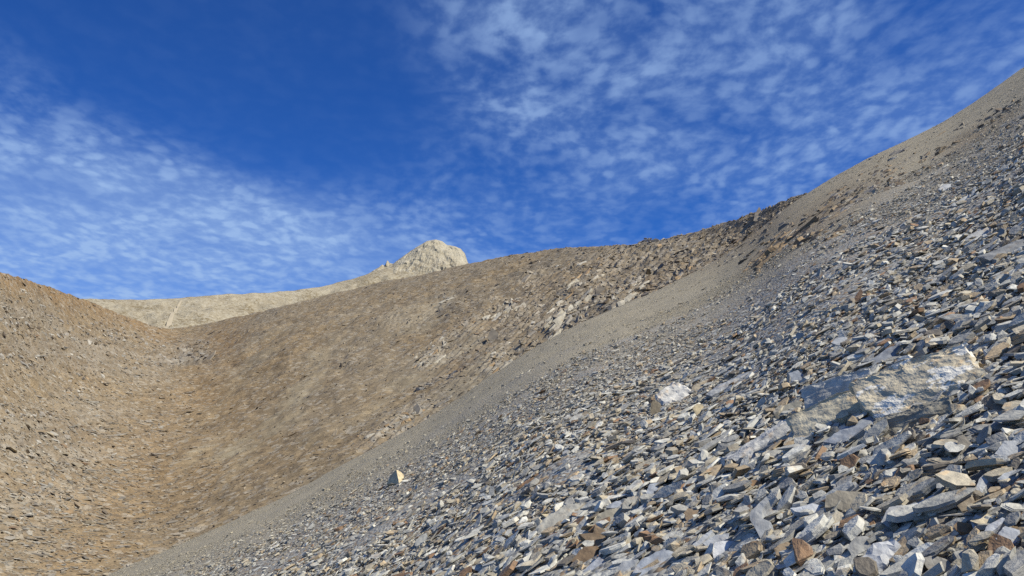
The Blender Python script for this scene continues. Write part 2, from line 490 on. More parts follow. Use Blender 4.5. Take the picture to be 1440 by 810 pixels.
# behind the skyline the ground rolls over and falls away
back = []
top = V[-1].copy()
for i, dd in enumerate((6, 14, 26, 45, 80)):
    r = top.copy()
    r[:, 0] *= (1 + dd / top[:, 1]); r[:, 1] += dd
    r[:, 2] += wsky * dd - 0.012 * dd * dd - 0.22 * dd
    back.append(r)
Vf = np.concatenate([V] + [b[None] for b in back], 0)
pad = lambda a: np.concatenate([a.ravel(), np.repeat(a[-1][None], 5, 0).ravel()])
hill = grid_mesh('hillside', Vf, rows + 5, cols, M_HILL)
for nm, a_ in (('pale', PALE), ('rust', RUST), ('grey', GREY), ('along', along), ('across', across)):
    add_attr(hill.data, nm, pad(a_))

# far pale ridge behind the pass
RID = np.array([(-300, 436), (0, 428), (110, 421), (130, 420), (200, 421), (250, 419), (300, 415), (345, 414), (400, 410), (450, 404), (500, 391), (520, 384),
                (545, 378), (580, 373), (620, 368), (660, 371), (700, 378), (760, 392), (900, 420)], float)
cols, rows = 420, 90
pxs = np.linspace(-280, 880, cols)
ru, rw = ray(RID[:, 0], RID[:, 1])
u_c, _ = ray(pxs, np.full(cols, 420.0))
wtop = np.interp(u_c, ru, rw)
ydep = np.interp(pxs, [-280, 110, 300, 600, 880], [430, 440, 500, 640, 680])
s = np.linspace(0, 1, rows)[:, None]
Yr = ydep * (0.72 + 0.28 * s)
W = (wtop - 0.075) + 0.075 * s ** 0.9
V = np.stack([np.repeat(u_c[None], rows, 0) * Yr, Yr, W * Yr], -1)
V[..., 2] += fbm(V, 30.0, 7).reshape(Yr.shape) * 4.5 * np.clip((1 - s) * 6, 0.22, 1)
r1 = V[-1].copy(); r1[:, 1] += 40; r1[:, 2] -= 8
r2 = V[-1].copy(); r2[:, 1] += 160; r2[:, 2] -= 70
ridge = grid_mesh('far_ridge', np.concatenate([V, r1[None], r2[None]], 0), rows + 2, cols, M_RIDGE)

# ------------------------------------------------------------------ stone shapes
def flake(seed, n=7, th=0.28, layers=2, long=1.5):
    """a broken piece of slate: uneven outline, stepped edges, faces not quite parallel; about 1 across"""
    r = random.Random(seed)
    ang = sorted(((i + r.uniform(-0.36, 0.36)) / n) * 2 * math.pi for i in range(n))
    base = [(math.cos(a) * r.uniform(0.66, 1.0) * 0.5 * long, math.sin(a) * r.uniform(0.66, 1.0) * 0.5) for a in ang]
    bm = bmesh.new()
    tx, ty = r.uniform(-.12, .12), r.uniform(-.12, .12)
    rings = []
    lev = [-0.5 * th]
    for i in range(layers):
        lev += [-0.5 * th + th * (i + 0.94) / layers]
        if i < layers - 1:
            lev += [-0.5 * th + th * (i + 1.0) / layers]
    sc_, cx, cy = r.uniform(.8, .95), 0, 0
    for i, z in enumerate(lev):
        if i == 1: sc_ = r.uniform(.95, 1.02)
        elif i % 2 == 0 and i: sc_ *= r.uniform(.80, .97); cx += r.uniform(-.05, .05); cy += r.uniform(-.04, .04)
        elif i: sc_ *= r.uniform(.95, 1.02)
        rings.append([bm.verts.new((x * sc_ * r.uniform(.95, 1.04) + cx, y * sc_ * r.uniform(.95, 1.04) + cy, z + (x * tx + y * ty) * (i > 0) + r.uniform(-.02, .02) * th))
                      for x, y in base])
    for a_, b_ in zip(rings, rings[1:]):
        for i in range(n):
            j = (i + 1) % n
            bm.faces.new((a_[i], a_[j], b_[j], b_[i]))
    c1 = bm.verts.new((cx + r.uniform(-.1, .1), cy + r.uniform(-.1, .1), 0.5 * th * r.uniform(.95, 1.25)))
    for i in range(n):
        bm.faces.new((rings[-1][i], rings[-1][(i + 1) % n], c1))
    bm.faces.new(rings[0][::-1])
    return bm


def chunk(seed, n=13, flat=0.6):
    """an angular lump: the hull of scattered points"""
    r = random.Random(seed)
    bm = bmesh.new()
    for _ in range(n):
        v = Vector((r.gauss(0, 1), r.gauss(0, 1), r.gauss(0, 1))).normalized() * r.uniform(.4, .52)
        bm.verts.new((v.x * 1.15, v.y * .85, v.z * flat))
    res = bmesh.ops.convex_hull(bm, input=bm.verts)
    bmesh.ops.delete(bm, geom=[g for g in res['geom_interior'] if isinstance(g, bmesh.types.BMVert)], context='VERTS')
    bmesh.ops.recalc_face_normals(bm, faces=bm.faces)
    return bm


def to_mesh(bm, name, mat):
    bmesh.ops.recalc_face_normals(bm, faces=bm.faces)
    me = bpy.data.meshes.new(name)
    bm.to_mesh(me); bm.free()
    me.materials.append(mat)
    return me


PROTO = bpy.data.collections.new('fragment_shapes')
NPROTO = 28
for i in range(NPROTO):
    if i % 4 == 3:
        bm = chunk(i + 50, 11 + i % 4, 0.34 + 0.08 * (i % 5))
    else:
        bm = flake(i + 10, 5 + i % 4, (0.10, 0.17, 0.26, 0.13, 0.34)[i % 5], 1, (1.3, 1.7, 2.3, 1.5)[(i // 3) % 4])
    PROTO.objects.link(bpy.data.objects.new('fragment_%02d' % i, to_mesh(bm, 'fragment_%02d' % i, M_STUFF)))
BIG = [to_mesh(flake(i + 200, 7 + i % 4, (0.11, 0.17, 0.25, 0.13, 0.32)[i % 5], 1 + i % 3, (1.1, 1.5, 2.1, 1.3, 1.7)[(i // 2) % 5]) if i % 4 != 3 else chunk(i + 300, 16, 0.5), 'slate_stone', M_STONE) for i in range(24)]
SLABS = [to_mesh(flake(i + 400, 7 + i % 3, (0.2, 0.32, 0.26)[i % 3], 2 + i % 2, (2.2, 1.6, 3.0, 1.3)[i % 4]), 'rock_slab', M_ROCKFAR) for i in range(12)]
LUMPS = [to_mesh(chunk(i + 500, 15, 0.75), 'rock_lump', M_ROCKFAR) for i in range(8)]


def frames(nrm, tilt, yaw_dir, yaw_sd, n):
    """orientation for n stones lying on a slope: near the slope's normal, random tilt, yaw about a leading direction"""
    zt = nrm + rng.normal(0, 1, (n, 3)) * np.asarray(tilt)[:, None]
    zt /= np.linalg.norm(zt, axis=1, keepdims=True)
    xd = np.broadcast_to(yaw_dir, (n, 3))
    x0 = xd - (xd * zt).sum(1, keepdims=True) * zt
    x0 /= np.linalg.norm(x0, axis=1, keepdims=True)
    y0 = np.cross(zt, x0)
    a = rng.normal(0, yaw_sd, n)[:, None] + np.where(rng.random(n) < .5, 0, math.pi)[:, None]
    x1 = x0 * np.cos(a) + y0 * np.sin(a)
    y1 = np.cross(zt, x1)
    flip = np.where(rng.random(n) < .5, 1.0, -1.0)[:, None]
    return np.stack([x1, y1 * flip, zt * flip], -1)


def euler(R):
    return np.stack([np.arctan2(R[:, 2, 1], R[:, 2, 2]), -np.arcsin(np.clip(R[:, 2, 0], -1, 1)), np.arctan2(R[:, 1, 0], R[:, 0, 0])], -1)


def scatter(name, pos, rot, scl, col, label):
    me = bpy.data.meshes.new(name)
    me.from_pydata(pos.tolist(), [], [])
    add_attr(me, 'rot', rot, 'FLOAT_VECTOR'); add_attr(me, 'scl', scl, 'FLOAT_VECTOR')
    add_attr(me, 'col', col, 'FLOAT_COLOR'); add_attr(me, 'pick', rng.integers(0, NPROTO, len(pos)), 'INT')
    o = bpy.data.objects.new(name, me)
    me.materials.append(M_STUFF)
    COL.objects.link(o)
    o['kind'] = 'stuff'; o['label'] = label
    g = bpy.data.node_groups.new(name, 'GeometryNodeTree')
    g.interface.new_socket('Geometry', in_out='INPUT', socket_type='NodeSocketGeometry')
    g.interface.new_socket('Geometry', in_out='OUTPUT', socket_type='NodeSocketGeometry')
    L = g.links.new
    gi, go = g.nodes.new('NodeGroupInput'), g.nodes.new('NodeGroupOutput')
    ci = g.nodes.new('GeometryNodeCollectionInfo')
    ci.inputs['Collection'].default_value = PROTO
    ci.inputs['Separate Children'].default_value = True; ci.inputs['Reset Children'].default_value = True
    iop = g.nodes.new('GeometryNodeInstanceOnPoints')
    iop.inputs['Pick Instance'].default_value = True
    def na(nm, t):
        a = g.nodes.new('GeometryNodeInputNamedAttribute'); a.data_type = t; a.inputs['Name'].default_value = nm
        return a.outputs['Attribute']
    e2r = g.nodes.new('FunctionNodeEulerToRotation')
    L(na('rot', 'FLOAT_VECTOR'), e2r.inputs[0])
    L(gi.outputs[0], iop.inputs['Points']); L(ci.outputs[0], iop.inputs['Instance'])
    L(na('pick', 'INT'), iop.inputs['Instance Index']); L(e2r.outputs[0], iop.inputs['Rotation'])
    L(na('scl', 'FLOAT_VECTOR'), iop.inputs['Scale'])
    L(iop.outputs[0], go.inputs[0])
    md = o.modifiers.new('scatter', 'NODES'); md.node_group = g
    return o


PAL = np.array([(0.335, 0.33, 0.305), (0.42, 0.415, 0.385), (0.255, 0.25, 0.235), (0.335, 0.30, 0.235), (0.315, 0.25, 0.17), (0.215, 0.135, 0.08), (0.52, 0.505, 0.455), (0.16, 0.14, 0.115), (0.38, 0.33, 0.24)]) * np.array([1.06, 1.06, 1.03])
PW = np.array([.27, .20, .13, .18, .09, .035, .03, .04, .025])
def stone_cols(n, tan=None):
    c = PAL[rng.choice(len(PAL), n, p=PW / PW.sum())] * rng.uniform(.8, 1.2, (n, 1))
    if tan is not None:
        g = np.array((0.33, 0.295, 0.215)) * rng.uniform(.7, 1.25, (n, 1))
        c = c * (1 - tan[:, None]) + g * tan[:, None]
    return c

# ------------------------------------------------------------------ larger rocks lying on the scree, one by one
KEEP = []          # discs (x, y, r) kept clear of loose pieces lying on top


def crop(x0, y0, s, pts):
    return [(x0 + p / s, y0 + q / s) for p, q in pts]


def cap_mesh(name, P3, nrm, down, thick, seed, mat, rough=0.02, step=0.10):
    """a solid stone whose upper face has the outline P3 (3-D points, near one plane), rough on top, stepped at the side"""
    r = random.Random(seed)
    P3 = [Vector(p) for p in P3]
    c = sum(P3, Vector()) / len(P3)
    nrm = Vector(nrm).normalized()
    e1 = (P3[1] - P3[0]); e1 = (e1 - nrm * e1.dot(nrm)).normalized()
    e2 = nrm.cross(e1)
    q = [Vector(((p - c).dot(e1), (p - c).dot(e2))) for p in P3]
    if sum(a.x * b.y - b.x * a.y for a, b in zip(q, q[1:] + q[:1])) < 0:
        q.reverse()
    size = max((a - b).length for a in q for b in q)
    seg = size / (13 if size < .35 else 22 if size < .8 else 32)
    ring = []
    for a, b in zip(q, q[1:] + q[:1]):
        m = max(1, int((b - a).length / seg))
        for i in range(m):
            p = a.lerp(b, i / m)
            if i: p = p + Vector((r.gauss(0, 1), r.gauss(0, 1))) * seg * 0.10
            ring.append(p)
    n = len(ring)
    xs, ys = [p.x for p in ring], [p.y for p in ring]
    pts = list(ring)
    for _ in range(120 if size < .35 else 420 if size < .8 else 1100):
        p = Vector((r.uniform(min(xs), max(xs)), r.uniform(min(ys), max(ys))))
        if min((p - k_).length for k_ in pts) > seg * 0.75:
            pts.append(p)
    res = geometry.delaunay_2d_cdt(pts, [], [list(range(n))], 1, 1e-6)
    vs, fs = res[0], res[2]
    used = sorted({i for f in fs for i in f})
    bm = bmesh.new()
    org = res[3]
    vmap = {}
    for i in used:
        p = vs[i]
        edge = any(o_ < n for o_ in org[i])
        z3 = c + e1 * p.x + e2 * p.y
        nz_ = noise.fractal(z3 * (3.0 / max(size, .01)) + Vector((seed * 3.1, 0, 0)), 0.7, 2.2, 6) * rough * size
        q_ = noise.fractal(z3 * (2.2 / max(size, .01)) + Vector((seed * 1.7, 5, 0)), 0.9, 2.1, 3) * 4
        nz_ = nz_ * .45 + (math.floor(q_) + min(1.0, (q_ % 1.0) * 4)) * 0.4 * rough * size      # plates flaking off in steps
        if edge: nz_ -= rough * size * r.uniform(.3, 1.6)
        vmap[i] = bm.verts.new(z3 + nrm * nz_)
    for f in fs:
        bm.faces.new([vmap[i] for i in f])
    bm.normal_update()
    # side wall from the boundary down
    be = [e for e in bm.edges if e.is_boundary]
    lp = {}
    for e in be:
        for l in e.link_loops:
            lp[l.vert] = l.link_loop_next.vert
    order = [next(iter(lp))]
    while True:
        nx = lp[order[-1]]
        if nx is order[0]: break
        order.append(nx)
        if len(order) > 5000: break
    down = Vector(down).normalized()
    prev = order
    levels = max(2, int(thick / (size * step)) if step else 2)
    levels = min(levels, 4)
    tops = [v.co.copy() for v in order]
    for li in range(1, levels + 1):
        ins = r.uniform(-.035, .03) * size
        cur = []
        for i, v in enumerate(order):
            d_ = (tops[i] - c); d_ = (d_ - nrm * d_.dot(nrm))
            d_ = d_.normalized() if d_.length > 1e-6 else d_
            cur.append(bm.verts.new(tops[i] + down * (thick * li / levels) * r.uniform(.93, 1.07) + d_ * (ins + r.gauss(0, .008) * size)))
        for i in range(len(order)):
            j = (i + 1) % len(order)
            bm.faces.new((prev[j], prev[i], cur[i], cur[j]))
        prev = cur
    bm.faces.new(prev)
    bmesh.ops.recalc_face_normals(bm, faces=bm.faces)
    bmesh.ops.triangulate(bm, faces=[f for f in bm.faces if len(f.verts) > 4])
    return bm, c, size


GROUP_ROCK = 'larger rocks lying on the scree'
def rock(name, label, cat, poly, colour, k=0.4, thick=None, lift=0.0, rough=0.02, seed=None, part_of=None, far=False):
    """a rock from its outline; it stands on the slope at its lowest pixel, its face turned between slope and viewer by k"""
    poly = [tuple(p) for p in poly]
    seed = seed if seed is not None else int(sum(p[0] * 7 + p[1] * 3 for p in poly))
    lowest = max(poly, key=lambda p: p[1])
    mx = sum(p[0] for p in poly) / len(poly)
    hit = hill_hit if far else scree_hit
    P0 = hit(0.5 * (lowest[0] + mx), lowest[1])
    if far:
        ns = hn.copy()
    else:
        ns = scree_n(np.array(P0[0]), np.array(P0[1]))
    to = np.array([0.08, -1.0, 0.25]) / 1.034        # towards the open side of the slope
    nr = ns * (1 - k) + to * k
    nr /= np.linalg.norm(nr)
    P0 = P0 + ns * (lift + 0.025)
    pts = []
    for p in poly:
        u, w_ = ray(*p)
        d_ = np.array([u, 1.0, w_])
        pts.append(d_ * (P0 @ nr) / (d_ @ nr))
    pts = np.array(pts)
    size = max(np.linalg.norm(a - b) for a in pts for b in pts)
    # deep enough that every corner reaches the ground
    base = np.array([(p - P0) @ ns for p in pts]).max()
    th = (thick if thick else size * 0.16) + max(0.0, base) + (0.25 if far else 0.03)
    bm, c, _ = cap_mesh(name, pts, nr, -ns * 0.9 - nr * 0.35, th, seed % 97, M_SLAB, rough)
    lx = Vector(pts[1] - pts[0]); nv = Vector(nr)
    lx = (lx - nv * lx.dot(nv)).normalized()
    rot = Matrix((lx, nv.cross(lx), nv)).transposed()
    inv = rot.transposed()
    for v in bm.verts: v.co = inv @ (v.co - c)
    me = to_mesh(bm, name, M_SLAB if not far else M_ROCKFAR)
    o = bpy.data.objects.new(name, me)
    o.location = c
    o.rotation_euler = rot.to_euler()
    o.color = (*colour, 1)
    COL.objects.link(o)
    if part_of is None:
        o['label'] = label; o['category'] = cat; o['group'] = GROUP_ROCK; o['kind'] = 'thing'
    else:
        o.parent = part_of
        o.location = c - part_of.location
        if label: o['label'] = label
    KEEP.append((np.array(poly), float(c[1]), float(size)))
    return o


SL, LG, TAN, BRN, RST, WHT, OLV, DRK = (0.235, 0.255, 0.285), (0.33, 0.345, 0.36), (0.30, 0.265, 0.205), (0.20, 0.14, 0.085), (0.175, 0.095, 0.048), (0.55, 0.54, 0.51), (0.235, 0.225, 0.185), (0.12, 0.12, 0.125)
A = lambda pts: crop(1020, 470, 3.43, pts)
B = lambda pts: crop(760, 660, 5.4, pts)
C_ = lambda pts: crop(1180, 660, 5.4, pts)
D = lambda pts: crop(960, 660, 5.4, pts)
E = lambda pts: crop(880, 500, 6.0, pts)
G = lambda pts: crop(960, 300, 3.0, pts)
H = lambda pts: crop(1200, 250, 6.0, pts)

# the broken boulder in the foreground: upper face with white scars, crumbling front face
bo = bpy.data.objects.new('fractured_boulder', None)
bo.location = scree_hit(1290, 612)
COL.objects.link(bo)
bo['label'] = 'big fractured slab boulder with white flaked scars, largest rock on the scree'; bo['category'] = 'boulder'; bo['group'] = GROUP_ROCK
def block(name, label, p0, p1, width, height, colour, lift=0.0, lean=0.5, taper=0.8, seed=1, parent=None, rough=1.0):
    """a long split block lying on the slope: p0-p1 is its lower front edge; width goes back into the slope, the front leans back by lean"""
    a, b = scree_hit(*p0), scree_hit(*p1)
    ns = scree_n(np.array(0.5 * (a[0] + b[0])), np.array(0.5 * (a[1] + b[1])))
    ax = Vector(b - a); L = ax.length; ax.normalize()
    nz_ = Vector(ns); nz_ = (nz_ - ax * nz_.dot(ax)).normalized()
    ay = nz_.cross(ax)
    if ay.y < 0: ay = -ay
    nx, ny, nk = 44, 14, 22
    r = random.Random(seed)
    bm = bmesh.new()
    bmesh.ops.create_cube(bm, size=1.0)
    bmesh.ops.subdivide_edges(bm, edges=[e for e in bm.edges if abs(e.verts[0].co.x - e.verts[1].co.x) > .5], cuts=nx)
    bmesh.ops.subdivide_edges(bm, edges=[e for e in bm.edges if abs(e.verts[0].co.y - e.verts[1].co.y) > .5], cuts=ny)
    bmesh.ops.subdivide_edges(bm, edges=[e for e in bm.edges if abs(e.verts[0].co.z - e.verts[1].co.z) > .5], cuts=nk)
    so = Vector((seed * 7.3, seed * 1.9, 0))
    for v in bm.verts:
        x, y, z = v.co.x + .5, v.co.y + .5, v.co.z + .5
        X_ = x * L
        # broken ends: the outline steps in and out along the bedding
        e0 = (noise.noise(Vector((y * 3, math.floor(z * 4) * 1.7, 0)) + so)) * .07 * L
        e1 = (noise.noise(Vector((y * 2.5, math.floor(z * 4) * 2.3, 9)) + so)) * .10 * L
        X_ += e0 * (1 - x) ** 2 + e1 * x * x
        tp = 1 - (1 - taper) * x
        hh = height * tp * (0.92 + .14 * noise.noise(Vector((x * 3.5, y * 1.5, 2)) + so))
        fr = noise.fractal(Vector((x * 4 * L, z * 2.0, 5)) + so, .8, 2.1, 4) * .06 * width * rough
        Y_ = y * width * tp + fr * (1 - y) + lean * hh * z * (1 - y)
        Z_ = (z - .35) * hh * 1.5
        q = noise.fractal(Vector((x * 5 * L, y * 7 * width + 3, z * 2)) * 2.2 + so, .7, 2.1, 5) * 3
        if z > .99: Z_ += ((math.floor(q) + min(1, (q % 1) * 5)) * .014) * height * 2.2 * rough
        nn_ = noise.noise_vector(Vector((X_ * 9, Y_ * 9, Z_ * 9)) + so) * .006 * rough + noise.noise_vector(Vector((X_ * 30, Y_ * 30, Z_ * 30)) + so) * .0025 * rough
        v.co = ax * X_ + ay * Y_ + nz_ * Z_ + nn_
    bmesh.ops.recalc_face_normals(bm, faces=bm.faces)
    base = Vector(a) + nz_ * lift
    rot = Matrix((ax, ay, nz_)).transposed()
    if rot.determinant() < 0: rot = Matrix((ax, -ay, nz_)).transposed()
    for v in bm.verts: v.co = rot.transposed() @ v.co
    o = bpy.data.objects.new(name, to_mesh(bm, name, M_BLOCK))
    o.location = base - (Vector(parent.location) if parent else Vector())
    o.rotation_euler = rot.to_euler()
    o.color = (*colour, 1)
    COL.objects.link(o)
    if parent: o.parent = parent
    else:
        o['category'] = 'rock'; o['group'] = GROUP_ROCK; o['kind'] = 'thing'
    o['label'] = label
    # keep its upper outline free of loose stones
    pts = [base + ax * (L * t_) + ay * (width * w_) + nz_ * (height * h_) for t_, w_, h_ in ((0, 0, .1), (1, 0, .1), (1, .6, 1), (.5, .7, 1), (0, .6, 1))]
    KEEP.append((np.array([pix(p.x / p.y, p.z / p.y) for p in pts]), float(base.y + .1), float(max(width, .3))))
    return o, ax, ay, nz_, L


_, ax, ay, az, L = block('main_block', 'beige block with lit front', (1236, 611), (1398, 540), .50, .16, (0.52, 0.455, 0.33), .035, 2.9, .78, 3, bo, 1.2)
_.data.materials[0] = M_BOULDER
block('front_block', 'crumbling grey lower edge', (1240, 622), (1345, 580), .16, .07, (0.27, 0.25, 0.20), .0, 1.2, .8, 14, bo, 1.6)
block('rock_block', 'long beige split block below the fractured boulder, its near face sunlit', (1122, 630), (1236, 580), .22, .105, (0.50, 0.445, 0.325), .03, 2.2, 1.0, 5)
block('flat_rock', 'grey-blue slab lying behind the beige split block', (1136, 596), (1234, 560), .22, .10, (0.44, 0.43, 0.39), .07, 2.0, .8, 8)
block('flat_rock', 'long pale grey slab sloping down from the beige split block', (1044, 660), (1124, 606), .20, .06, (0.38, 0.38, 0.37), .01, 1.4, 1.0, 11)

